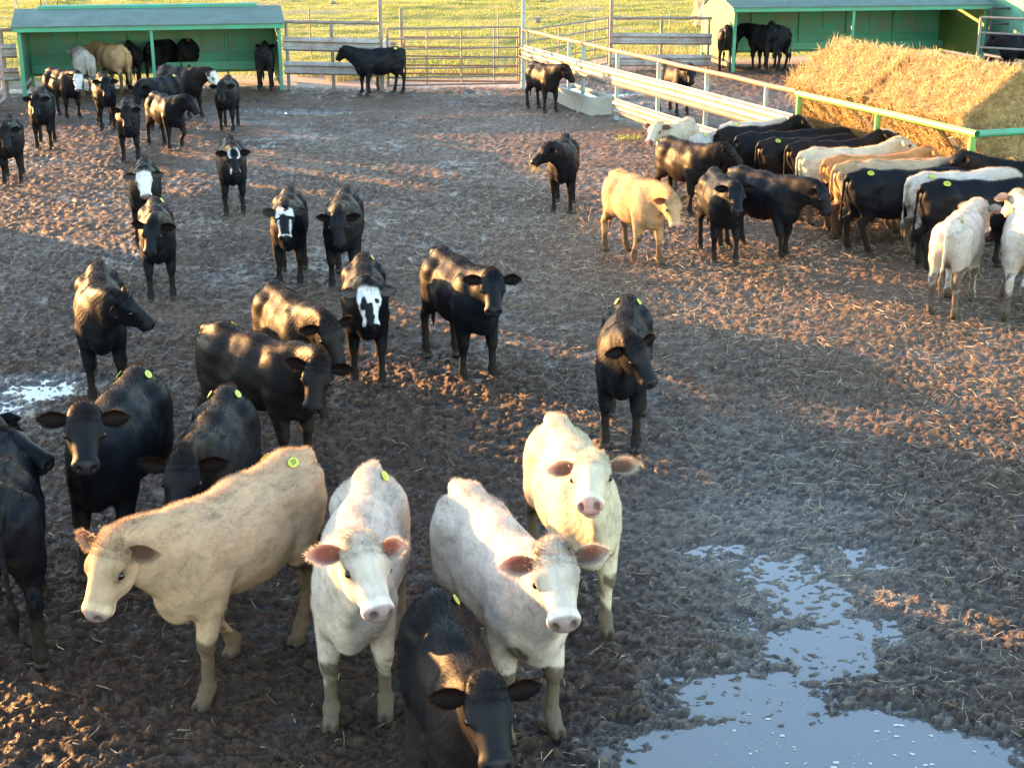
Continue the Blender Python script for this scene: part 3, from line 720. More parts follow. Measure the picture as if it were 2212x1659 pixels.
# ================================================================ added board screen, out of frame on the left; heights and gaps shape the low sun
def build_shadow_screen():
    t = thing('shadow_screen', 'added unseen board screen with gaps that shapes the low sun on the yard', 'fence', (-13.2, 12, 0))
    X0 = -13.2
    segs = [  # y0, y1, [(z0, z1)]
        (9.0, 12.4, [(-.05, 2.8)]),
        (12.4, 14.7, [(-.05, 1.52), (1.98, 2.75)]),
        (14.7, 15.5, [(-.05, 2.72)]),
        (15.5, 18.3, [(-.05, 3.0)]),
        (18.3, 18.9, [(-.05, 3.0)]),
        (18.9, 20.45, [(-.05, 2.36)]),
        (20.45, 21.4, [(-.05, 2.36), (2.68, 3.4)]),
        (21.4, 24.6, [(-.05, 2.10), (2.72, 2.92)]),
        (24.6, 30.0, [(-.05, .42), (1.45, 2.7)]),
        (30.0, 31.0, [(-.05, .48), (1.05, 1.15), (2.0, 2.6)]),
        (31.0, 31.7, [(-.05, .48), (1.05, 1.15), (1.5, 2.6)]),
        (31.7, 33.2, [(-.05, .48), (1.05, 1.15), (2.15, 2.6)])]
    for y0, y1, zs in segs:
        for z0, z1 in zs:
            m = MB(); m.box((0, (y0 + y1) / 2 - 12, (z0 + z1) / 2), (.04, y1 - y0 - .02, z1 - z0)); m.build('shadow_panel', M['wood'], t)
    for y in np.arange(9, 33.3, 3.0):
        m = MB(); m.tube([(.08, y - 12, -.3), (.08, y - 12, 3.1)], .06, 8); m.build('post', M['wood'], t)
    for (xa, ya, xb, yb, zs) in ((-13.2, 33.2, -15.0, 37.6, [(.0, .48), (1.1, 1.18), (2.25, 2.6)]), (-15.0, 37.6, -17.6, 44.0, [(.3, 1.5), (1.7, 2.5)])):
        for z0, z1 in zs:
            m = MB(); m.beam((xa + 13.2, ya - 12, (z0 + z1) / 2), (xb + 13.2, yb - 12, (z0 + z1) / 2), .04, z1 - z0); m.build('shadow_panel', M['wood'], t)
        m = MB(); m.tube([(xb + 13.28, yb - 12, -.3), (xb + 13.28, yb - 12, 2.7)], .06, 8); m.build('post', M['wood'], t)
build_shadow_screen()

# ---------------------------------------------------------------- cattle: rest shape as a distance field, meshed once per detail level
import numpy as np, math, random
V3 = lambda *a: np.array(a, dtype=np.float64)

def smoothstep(a, b, x):
    t = np.clip((x - a) / (b - a), 0, 1)
    return t * t * (3 - 2 * t)

class Field:
    def __init__(s, lo, hi, h):
        s.lo = np.array(lo); s.h = h
        s.n = np.ceil((np.array(hi) - s.lo) / h).astype(int) + 1
        s.F = np.full(s.n, 0.3, dtype=np.float32)
        s.ax = [s.lo[i] + np.arange(s.n[i]) * h for i in range(3)]
    def sl(s, lo, hi):
        a = [int(max(0, math.floor((lo[i] - s.lo[i]) / s.h))) for i in range(3)]
        b = [int(min(s.n[i], math.ceil((hi[i] - s.lo[i]) / s.h) + 1)) for i in range(3)]
        S = tuple(slice(a[i], b[i]) for i in range(3))
        X = s.ax[0][S[0]][:, None, None]; Y = s.ax[1][S[1]][None, :, None]; Z = s.ax[2][S[2]][None, None, :]
        return S, X, Y, Z
    def comb(s, S, d, k, sub=False):
        A = s.F[S]
        if sub:
            hh = np.clip(0.5 - 0.5 * (A + d) / k, 0, 1)
            s.F[S] = (A * (1 - hh) - d * hh + k * hh * (1 - hh)).astype(np.float32)
        else:
            hh = np.clip(0.5 + 0.5 * (A - d) / k, 0, 1)
            s.F[S] = (A * (1 - hh) + d * hh - k * hh * (1 - hh)).astype(np.float32)
    def cap(s, a, b, ra, rb, k=0.04, sy=1.0, both=False, sub=False):
        a = V3(*a); b = V3(*b)
        for m in ((1, -1) if both else (1,)):
            a2 = a * [1, m, 1]; b2 = b * [1, m, 1]
            r = max(ra, rb) + k + 0.03
            lo = np.minimum(a2, b2) - r; hi = np.maximum(a2, b2) + r
            S, X, Y, Z = s.sl(lo, hi)
            ab = b2 - a2; L = ab.dot(ab)
            px, py, pz = X - a2[0], (Y - a2[1]), Z - a2[2]
            t = np.clip((px * ab[0] + py * ab[1] + pz * ab[2]) / L, 0, 1)
            d = np.sqrt((px - t * ab[0]) ** 2 + ((py - t * ab[1]) / sy) ** 2 + (pz - t * ab[2]) ** 2) - (ra + (rb - ra) * t)
            s.comb(S, d * min(1, sy) if sy < 1 else d, k, sub)
    def ell(s, c, r, k=0.05, rot=0.0, both=False, sub=False):
        c = V3(*c); r = V3(*r)
        for m in ((1, -1) if both else (1,)):
            c2 = c * [1, m, 1]; R = max(r) + k + 0.03
            S, X, Y, Z = s.sl(c2 - R, c2 + R)
            px, py, pz = X - c2[0], Y - c2[1], Z - c2[2]
            cr, sr = math.cos(rot), math.sin(rot)      # rot>0 tips the nose (+x) downwards
            qx = px * cr - pz * sr; qz = px * sr + pz * cr
            k0 = np.sqrt((qx / r[0]) ** 2 + (py / r[1]) ** 2 + (qz / r[2]) ** 2)
            k1 = np.sqrt((qx / r[0] ** 2) ** 2 + (py / r[1] ** 2) ** 2 + (qz / r[2] ** 2) ** 2) + 1e-9
            s.comb(S, k0 * (k0 - 1) / k1, k, sub)

def surface_nets(F, lo, h):
    nx, ny, nz = F.shape
    ins = F < 0
    cnt = np.zeros((nx - 1, ny - 1, nz - 1), np.uint8)
    for i in (0, 1):
        for j in (0, 1):
            for k in (0, 1):
                cnt += ins[i:nx - 1 + i, j:ny - 1 + j, k:nz - 1 + k]
    act = np.argwhere((cnt > 0) & (cnt < 8))
    idx = -np.ones(cnt.shape, np.int64); idx[tuple(act.T)] = np.arange(len(act))
    acc = np.zeros((len(act), 3)); w = np.zeros(len(act))
    C = [(i, j, k) for i in (0, 1) for j in (0, 1) for k in (0, 1)]
    for c0 in C:
        for ax in range(3):
            if c0[ax]: continue
            c1 = list(c0); c1[ax] = 1
            f0 = F[act[:, 0] + c0[0], act[:, 1] + c0[1], act[:, 2] + c0[2]].astype(np.float64)
            f1 = F[act[:, 0] + c1[0], act[:, 1] + c1[1], act[:, 2] + c1[2]].astype(np.float64)
            m = (f0 < 0) != (f1 < 0)
            t = np.where(m, f0 / np.where(m, f0 - f1, 1), 0)
            p = np.tile(np.array(c0, float), (len(act), 1)); p[:, ax] = t
            acc += p * m[:, None]; w += m
    P = (act + acc / w[:, None]) * h + np.array(lo)
    quads = []
    for ax in range(3):
        u, v = (ax + 1) % 3, (ax + 2) % 3
        s0 = [slice(1, -1)] * 3; s0[ax] = slice(0, -1)
        s1 = [slice(1, -1)] * 3; s1[ax] = slice(1, None)
        A, B = ins[tuple(s0)], ins[tuple(s1)]
        for flip, M in ((0, A & ~B), (1, ~A & B)):
            e = np.argwhere(M); e[:, u] += 1; e[:, v] += 1
            def cell(du, dv):
                q = e.copy(); q[:, u] -= du; q[:, v] -= dv
                return idx[q[:, 0], q[:, 1], q[:, 2]]
            Q = np.stack([cell(1, 1), cell(0, 1), cell(0, 0), cell(1, 0)], 1)
            quads.append(Q[:, ::-1] if flip else Q)
    return P, np.concatenate(quads)

HU = V3(.74, 0, -.673); HU /= np.linalg.norm(HU)
HV = V3(-HU[2], 0, HU[0]); HP = V3(.915, 0, 1.235); HS = 1.10; HL = .87
def HD(h, y, v):  # a point on the head: along the face, sideways, out of the forehead
    return HP + HS * (h * HL * HU + v * HV) + V3(0, HS * y, 0)
HROT = math.atan2(-HU[2], HU[0])

def cow_field(h):
    f = Field((-1.02, -.36, -.04), (1.42, .36, 1.42), h)
    E, C = f.ell, f.cap
    # trunk
    E((-.06, 0, .845), (.50, .252, .315), .06)
    E((-.10, 0, .72), (.36, .20, .22), .08)
    E((.34, 0, .85), (.27, .195, .315), .08)
    E((.44, 0, .80), (.19, .15, .24), .08)
    E((-.50, 0, .93), (.27, .215, .235), .08)
    C((.42, 0, 1.10), (-.05, 0, 1.10), .075, .07, .09)
    C((-.05, 0, 1.105), (-.50, 0, 1.14), .07, .07, .09)
    C((-.50, 0, 1.145), (-.74, 0, 1.115), .065, .05, .06)
    E((-.41, .165, 1.02), (.085, .05, .05), .10, both=True)
    E((-.70, .095, 1.01), (.06, .05, .055), .06, both=True)
    E((.50, 0, .64), (.13, .085, .12), .08)
    E((.37, .135, .84), (.15, .085, .27), .07, rot=-.25, both=True)
    E((-.50, .125, .80), (.205, .115, .27), .07, rot=-.15, both=True)
    E((-.22, .270, .95), (.11, .05, .10), .07, both=True, sub=True)     # flank hollow
    # neck with dewlap
    C((.46, 0, .97), (.84, 0, 1.155), .185, .125, .09, sy=.66)
    C((.40, 0, 1.10), (.84, 0, 1.225), .07, .06, .07, sy=.9)
    C((.56, 0, .76), (.84, 0, .99), .085, .06, .09, sy=.6)
    # front legs
    C((.33, .135, .74), (.385, .145, .44), .102, .064, .05, both=True)
    E((.39, .145, .385), (.060, .055, .066), .03, both=True)
    C((.385, .145, .37), (.375, .145, .14), .040, .036, .02, both=True)
    E((.375, .145, .115), (.053, .050, .048), .02, both=True)
    C((.38, .145, .10), (.415, .145, .05), .043, .047, .02, both=True)
    E((.437, .123, .026), (.062, .025, .042), .008, both=True)
    E((.437, .169, .026), (.062, .025, .042), .008, both=True)
    # hind legs
    C((-.44, .14, .68), (-.615, .15, .49), .115, .055, .06, sy=.8, both=True)
    C((-.62, .15, .50), (-.65, .15, .44), .048, .046, .03, both=True)
    E((-.685, .15, .49), (.03, .024, .045), .02, both=True)
    C((-.645, .15, .44), (-.605, .15, .15), .043, .038, .02, both=True)
    E((-.60, .15, .12), (.054, .050, .048), .02, both=True)
    C((-.60, .15, .11), (-.57, .15, .05), .038, .043, .02, both=True)
    E((-.55, .128, .026), (.062, .026, .042), .008, both=True)
    E((-.55, .173, .026), (.062, .026, .042), .008, both=True)
    # tail
    C((-.72, 0, 1.12), (-.80, 0, 1.05), .035, .026, .03)
    C((-.80, 0, 1.05), (-.815, 0, .62), .023, .017, .015)
    C((-.815, 0, .62), (-.80, 0, .48), .017, .034, .02)
    C((-.80, 0, .48), (-.79, 0, .30), .034, .012, .02)
    # head
    s = HS
    E(HD(.10, 0, -.035), (.13 * s, .106 * s, .098 * s), .03, rot=HROT)
    E(HD(.07, 0, .012), (.10 * s, .100 * s, .052 * s), .04, rot=HROT)
    E(HD(-.01, 0, .0), (.05 * s, .074 * s, .058 * s), .04, rot=HROT)
    E(HD(.150, .086, .022), (.050 * s, .030 * s, .028 * s), .025, rot=HROT, both=True)
    C(HD(.14, 0, -.02), HD(.37, 0, -.012), .090 * s, .064 * s, .04)
    E(HD(.15, .045, -.095), (.11 * s, .04 * s, .065 * s), .04, rot=HROT, both=True)
    C(HD(.17, 0, -.115), HD(.36, 0, -.068), .045 * s, .030 * s, .04, sy=1.15)
    E(HD(.385, 0, -.018), (.055 * s, .082 * s, .054 * s), .025, rot=HROT)
    E(HD(.365, 0, -.078), (.05 * s, .056 * s, .028 * s), .02, rot=HROT)
    E(HD(.41, 0, -.055), (.05 * s, .08 * s, .006 * s), .012, rot=HROT, sub=True)
    E(HD(.430, .042, .004), (.020 * s, .017 * s, .022 * s), .008, rot=HROT + .6, both=True, sub=True)
    E(HD(.172, .116, .012), (.026 * s, .016 * s, .018 * s), .012, rot=HROT, both=True, sub=True)
    f.F = np.maximum(f.F, -(f.ax[2][None, None, :] - .0).astype(np.float32) * np.ones_like(f.F))
    return f

def ear_mesh(side, nu, nv, droop=-.03, L=.190, W=.053):
    """a cupped leaf in rest space, its hollow turned to the front"""
    base = HD(.030, .092 * side, -.020)
    P = []; hol = []; ec = []
    out = V3(-.10, side * .985, -droop); out /= np.linalg.norm(out)
    front = HV * .75 + HU * .45; front = front - out * front.dot(out); front /= np.linalg.norm(front)
    up = np.cross(out, front) * side; up /= np.linalg.norm(up)
    for sh in (0, 1):
        for i in range(nu + 1):
            u = i / nu
            w = W * (math.sin(math.pi * min(1, (u * .86 + .14)) ** 1.15) ** .62) * (1 if u < 1 else 0) if u < 1 else 0.002
            w = max(w * (1 - .35 * max(0, u - .6) / .4), .002 if u > .9 else .020)
            for j in range(nv + 1):
                a = (j / nv - .5) * 2
                cup = 1.0 * (1 - .45 * u)
                th = .006 * (1 - .3 * abs(a)) * sh
                if abs(a) > .98: th = 0
                q = base + out * (L * HS / 1.1 * u) + up * (w * math.sin(a * 1.35)) + front * (w * cup * (1 - math.cos(a * 1.35)) * .9 - .012 * math.sin(u * 3)) - front * (th + (.004 if sh else 0) * (1 - abs(a)))
                P.append(q); hol.append(1.0 - sh); ec.append((1 - abs(a) ** 2) * (1 - u ** 3))
    n = (nu + 1) * (nv + 1); Q = []
    for i in range(nu):
        for j in range(nv):
            a, b, c, d = i * (nv + 1) + j, i * (nv + 1) + j + 1, (i + 1) * (nv + 1) + j + 1, (i + 1) * (nv + 1) + j
            q0 = (a, b, c, d) if side > 0 else (d, c, b, a)
            Q.append(q0); Q.append(tuple(x + n for x in q0[::-1]))
    return np.array(P), np.array(Q), np.array(hol), np.array(ec)

EYES = [HD(.172, .0975, .010) * [1, m, 1] for m in (1, -1)]
def eye_mesh(m, r=.0245, nu=8, nv=6):
    c = EYES[0] * [1, m, 1]; P = []; Q = []
    for i in range(nv + 1):
        for j in range(nu):
            a, b = math.pi * i / nv, 2 * math.pi * j / nu
            P.append(c + r * V3(math.sin(a) * math.cos(b), math.cos(a) * m, math.sin(a) * math.sin(b)))
    for i in range(nv):
        for j in range(nu):
            q = (i * nu + j, i * nu + (j + 1) % nu, (i + 1) * nu + (j + 1) % nu, (i + 1) * nu + j)
            Q.append(q[::-1] if m > 0 else q)
    return np.array(P), np.array(Q)

class CowRest: pass
def make_rest(h, nu=8, nv=6, smooth=1):
    f = cow_field(h)
    P, Q = surface_nets(f.F, f.lo, h)
    for _ in range(smooth):                        # light relaxing of the quads
        A = np.zeros_like(P); n = np.zeros(len(P))
        for a, b in ((0, 1), (1, 2), (2, 3), (3, 0)):
            np.add.at(A, Q[:, a], P[Q[:, b]]); np.add.at(n, Q[:, a], 1)
        P = P * .4 + A / n[:, None] * .6
    if h < .02:
        Nf = face_normals(P, Q); Nv = np.zeros_like(P)
        for a in range(4): np.add.at(Nv, Q[:, a], Nf)
        Nv /= np.linalg.norm(Nv, axis=1)[:, None] + 1e-12
        x, y, z = P.T
        nk = smoothstep(.42, .52, x) * smoothstep(.92, .80, x) * smoothstep(.6, .8, z) * smoothstep(.02, .07, np.abs(y))
        rib = smoothstep(.30, .2, x) * smoothstep(-.35, -.25, x) * smoothstep(.12, .2, np.abs(y)) * smoothstep(.55, .65, z)
        P = P + Nv * (.0009 * np.sin((x * .9 - z * .35) * 170 + 3.5 * np.sin(z * 13 + x * 9)) * nk + .0006 * np.sin((x * .95 + z * .3) * 75) * rib + .004 * np.sin(x * 21 + z * 17) * np.sin(z * 23 - x * 9) * (z > .55) * (x < .8))[:, None]
    kind = np.zeros(len(P)); parts = [(P, Q, kind, kind)]
    for s in (1, -1):
        e, q, hol, ec = ear_mesh(s, nu, nv); parts.append((e, q, 1 + hol, ec * hol))     # 1 = ear outside, 2 = ear hollow
        e, q = eye_mesh(s); parts.append((e, q, np.full(len(e), 3.0), np.zeros(len(e))))
    o = 0; PP = []; QQ = []; KK = []; EC = []
    for p, q, k, e in parts:
        PP.append(p); QQ.append(q + o); KK.append(k); EC.append(e); o += len(p)
    R = CowRest(); R.P = np.concatenate(PP); R.Q = np.concatenate(QQ); R.kind = np.concatenate(KK); R.ec = np.concatenate(EC); R.nbody = len(P); R.bodyQ = Q
    return R

def face_normals(P, Q):
    return np.cross(P[Q[:, 2]] - P[Q[:, 0]], P[Q[:, 3]] - P[Q[:, 1]])

def make_fur(R, n, seed, length=.03, width=.0022):
    """short tapered hairs on the rest surface; each is one thin triangle"""
    rng = np.random.default_rng(seed)
    P, Q = R.P, R.bodyQ
    N = face_normals(P, Q); A = np.linalg.norm(N, axis=1); N /= A[:, None] + 1e-12
    C = P[Q].mean(1)
    h, y, v = head_coords(C)
    ear = (R.kind == 1)
    dens = A.copy()
    top = np.clip(N[:, 2], 0, 1)
    dens *= np.where(C[:, 2] < .30, .55, 1.0) * (1 + .8 * top) * np.where((h > .30), .12, 1) * np.where((C[:, 0] > .78) & (h < .12), 2.2, 1)
    dens[C[:, 2] < .07] = 0
    pick = rng.choice(len(Q), n, p=dens / dens.sum())
    u, w = rng.random(n), rng.random(n)
    q = P[Q[pick]]
    root = (q[:, 0] * (1 - u)[:, None] + q[:, 1] * u[:, None]) * (1 - w)[:, None] + (q[:, 3] * (1 - u)[:, None] + q[:, 2] * u[:, None]) * w[:, None]
    nn = N[pick]; c = C[pick]; hh = h[pick]
    onhead = smoothstep(.76, .86, c[:, 0]) * (hh > -.04)
    flow = np.tile(V3(-.85, 0, -.42), (n, 1)) * (1 - onhead)[:, None] + HU[None] * onhead[:, None] * np.where(hh > .06, 1, -1)[:, None]
    leg = c[:, 2] < .5
    flow[leg] = V3(-.1, 0, -1)
    tail = c[:, 0] < -.77
    flow[tail] = V3(-.1, 0, -1)
    # whorls and clumps so the coat is not combed evenly
    ph = np.sin(c[:, 0] * 23 + c[:, 2] * 31) + np.sin(c[:, 2] * 19 - c[:, 0] * 37 + 2) + np.sin(c[:, 1] * 41 + c[:, 0] * 11)
    side = np.cross(flow, nn)
    flow = flow + side * (.22 * ph)[:, None] + rng.normal(0, .28, (n, 3))
    flow -= nn * (flow * nn).sum(1)[:, None]
    flow /= np.linalg.norm(flow, axis=1)[:, None] + 1e-9
    lift = .22 + .22 * rng.random(n) + .40 * ((nn[:, 2] > .75) & (c[:, 2] > 1.05)) + .35 * (onhead > .5) * (hh < .07)
    L = length * (.55 + .7 * rng.random(n)) * np.where(leg, .6, 1) * np.where(onhead > .5, np.where(hh < .09, 1.0, .45), 1) * np.where((nn[:, 2] > .8) & (c[:, 2] > 1.05), 1.35, 1)
    L = np.where(tail & (c[:, 2] < .55), L * 1.6, L)
    d = flow * np.cos(lift)[:, None] + nn * np.sin(lift)[:, None]
    wv = np.cross(d, nn + rng.normal(0, .5, (n, 3))); wv /= np.linalg.norm(wv, axis=1)[:, None] + 1e-9
    W = width * (.7 + .6 * rng.random(n))
    tri = np.stack([root - wv * W[:, None] / 2 - nn * .003, root + wv * W[:, None] / 2 - nn * .003, root + d * L[:, None]], 1)
    # fringe on the ears
    return tri.reshape(-1, 3), np.repeat(pick, 3)

def make_ear_fur(R, n, seed, width=.002):
    rng = np.random.default_rng(seed + 5)
    out = []
    for s in (1, -1):
        e, q, hol, ec = ear_mesh(s, 14, 8)
        nu, nv = 14, 8; G = e[:(nu + 1) * (nv + 1)].reshape(nu + 1, nv + 1, 3)
        ax = G[-1, nv // 2] - G[0, nv // 2]; ax /= np.linalg.norm(ax)
        for k in range(n // 2):
            j = rng.choice([0, 0, nv, nv, nv, rng.integers(0, nv + 1)]); i = rng.random() ** .8 * nu
            i0 = int(min(i, nu - 1)); p = G[i0, j] * (1 - (i - i0)) + G[i0 + 1, j] * (i - i0)
            mid = G[i0, nv // 2]; o = p - mid; o /= np.linalg.norm(o) + 1e-6
            d = o * .8 + ax * .7 + rng.normal(0, .3, 3); d /= np.linalg.norm(d)
            L = .014 + .022 * rng.random()
            wv = np.cross(d, rng.normal(0, 1, 3)); wv /= np.linalg.norm(wv)
            out += [p - wv * width / 2, p + wv * width / 2, p + d * L]
    return np.array(out)

def head_coords(P):
    q = (P - HP) / HS
    return q @ HU / HL, q[:, 1], q @ HV

# ---- posing
NB = V3(.48, 0, .97); NP = V3(.88, 0, 1.19); NA = NP - NB; NL = np.linalg.norm(NA); NA = NA / NL
def rotm(yaw, pitch, roll=0):
    cy, sy, cp, sp, cr, sr = math.cos(yaw), math.sin(yaw), math.cos(pitch), math.sin(pitch), math.cos(roll), math.sin(roll)
    Rz = np.array([[cy, -sy, 0], [sy, cy, 0], [0, 0, 1]]); Ry = np.array([[cp, 0, sp], [0, 1, 0], [-sp, 0, cp]]); Rx = np.array([[1, 0, 0], [0, cr, -sr], [0, sr, cr]])
    return Rz @ Ry @ Rx

def pose(P, ny=0, npi=12, hy=0, hp=0, hr=0, legs=((0, 0), (0, 0), (0, 0), (0, 0)), lift=(0, 0, 0, 0), bend=0, fat=1.0, tail=0.0):
    """ny/npi neck yaw/pitch, hy/hp/hr head yaw/pitch/roll in degrees (+yaw to its left, +pitch down);
    legs: (dx,dy) of the hoof for front-left, front-right, hind-left, hind-right; lift: knee flex in degrees"""
    P0 = P; P = P.copy()
    for li, (ax, sg, zk, kx) in enumerate(((.38, 1, .40, .385), (.38, -1, .40, .385), (-.60, 1, .46, -.64), (-.60, -1, .46, -.64))):
        dx, dy = legs[li]; fl = lift[li]
        if dx == 0 and dy == 0 and fl == 0: continue
        cx = ax if li < 2 else np.interp(P0[:, 2], [.1, .45, .8], [-.59, -.64, -.50])
        rr = np.hypot(P0[:, 0] - cx, P0[:, 1] - .145 * sg)
        m = 1 - smoothstep(.13, .28, rr)
        m = np.where(P0[:, 2] < .5, ((rr < .22) & (P0[:, 1] * sg > 0.02)).astype(float), m * smoothstep(-.05, .08, P0[:, 1] * sg))
        if li >= 2: m = np.where(P0[:, 0] < -.775, 0, m)
        if fl:
            w = smoothstep(zk + .04, zk - .05, P0[:, 2]) * (P0[:, 2] < zk + .05) * m
            a = math.radians(fl) * w
            px, pz = P[:, 0] - kx, P[:, 2] - zk
            ca, sa = np.cos(a), np.sin(a)
            P[:, 0] = kx + px * ca + pz * sa; P[:, 2] = zk - px * sa + pz * ca
        s = np.clip((.88 - P0[:, 2]) / .80, 0, 1); s = s * (1.15 - .15 * s)
        P[:, 0] += dx * s * m; P[:, 1] += dy * s * m
    # body girth
    g = 1 + (fat - 1) * smoothstep(.55, .30, np.abs(P[:, 0] + .05)) * smoothstep(.45, .6, P[:, 2])
    P[:, 1] *= g
    if tail:
        w = smoothstep(-.765, -.80, P0[:, 0]) * smoothstep(1.1, .3, P0[:, 2])
        P[:, 1] += tail * w
    # head on the poll joint, then the neck as a chain of small joints
    h, _, _ = head_coords(P0)
    t = np.clip((P0 - NB) @ NA / NL, 0, 1) * smoothstep(.36, .46, P0[:, 0] + 0 * P0[:, 2])
    t = np.where(P0[:, 2] < .55, 0, t)
    ear = np.abs(P0[:, 1]) > .105
    wh = np.maximum(smoothstep(-.08, .05, h) * smoothstep(.5, .85, t), (ear & (P0[:, 0] > .8) & (P0[:, 2] > 1.0)).astype(float))
    t = np.where(wh > .99, 1, t)
    R = rotm(math.radians(hy), math.radians(hp), math.radians(hr))
    Ph = (P - NP) @ R.T + NP
    P = P * (1 - wh)[:, None] + Ph * wh[:, None]
    K = 8
    Rk = rotm(math.radians(ny) / K, math.radians(npi) / K)
    Ms = [(np.eye(3), np.zeros(3))]
    for k in range(K):
        J = NB + NA * NL * (k + .5) / K
        A, b = Ms[-1]
        A2 = A @ Rk; b2 = A @ (J - Rk @ J) + b
        Ms.append((A2, b2))
    a = t * K; i0 = np.minimum(a.astype(int), K - 1); fr = a - i0
    out = np.zeros_like(P)
    for k in range(K + 1):
        w = np.where(i0 == k, 1 - fr, 0) + np.where(i0 + 1 == k, fr, 0)
        sel = w > 0
        if sel.any():
            A, b = Ms[k]
            out[sel] += (P[sel] @ A.T + b) * w[sel][:, None]
    out[:, 1] += bend * np.where(out[:, 0] > -.1, (out[:, 0] + .1) ** 2, -(out[:, 0] + .1) ** 2 * .4)
    return out

# ================================================================ cattle
LOD = {0: make_rest(.0105, 16, 10), 1: make_rest(.0165, 10, 8), 2: make_rest(.026, 8, 6)}
FUR = {}
for l, n, L, w in ((0, 62000, .021, .0017), (1, 15000, .028, .0032), (2, 4500, .032, .0055)):
    f, pick = make_fur(LOD[l], n, 5 + l, L, w)
    e = make_ear_fur(LOD[l], {0: 900, 1: 320, 2: 90}[l], 3 + l, w)
    FUR[l] = (f, e)
FUR[.5] = (make_fur(LOD[0], 44000, 15, .022, .0022)[0], make_ear_fur(LOD[0], 500, 8, .003))

def n3(P, s, seed):
    return vnoise(P[:, 0] * s + P[:, 1] * s * .6, P[:, 2] * s + P[:, 1] * s * .8 + seed * 7.7, seed)

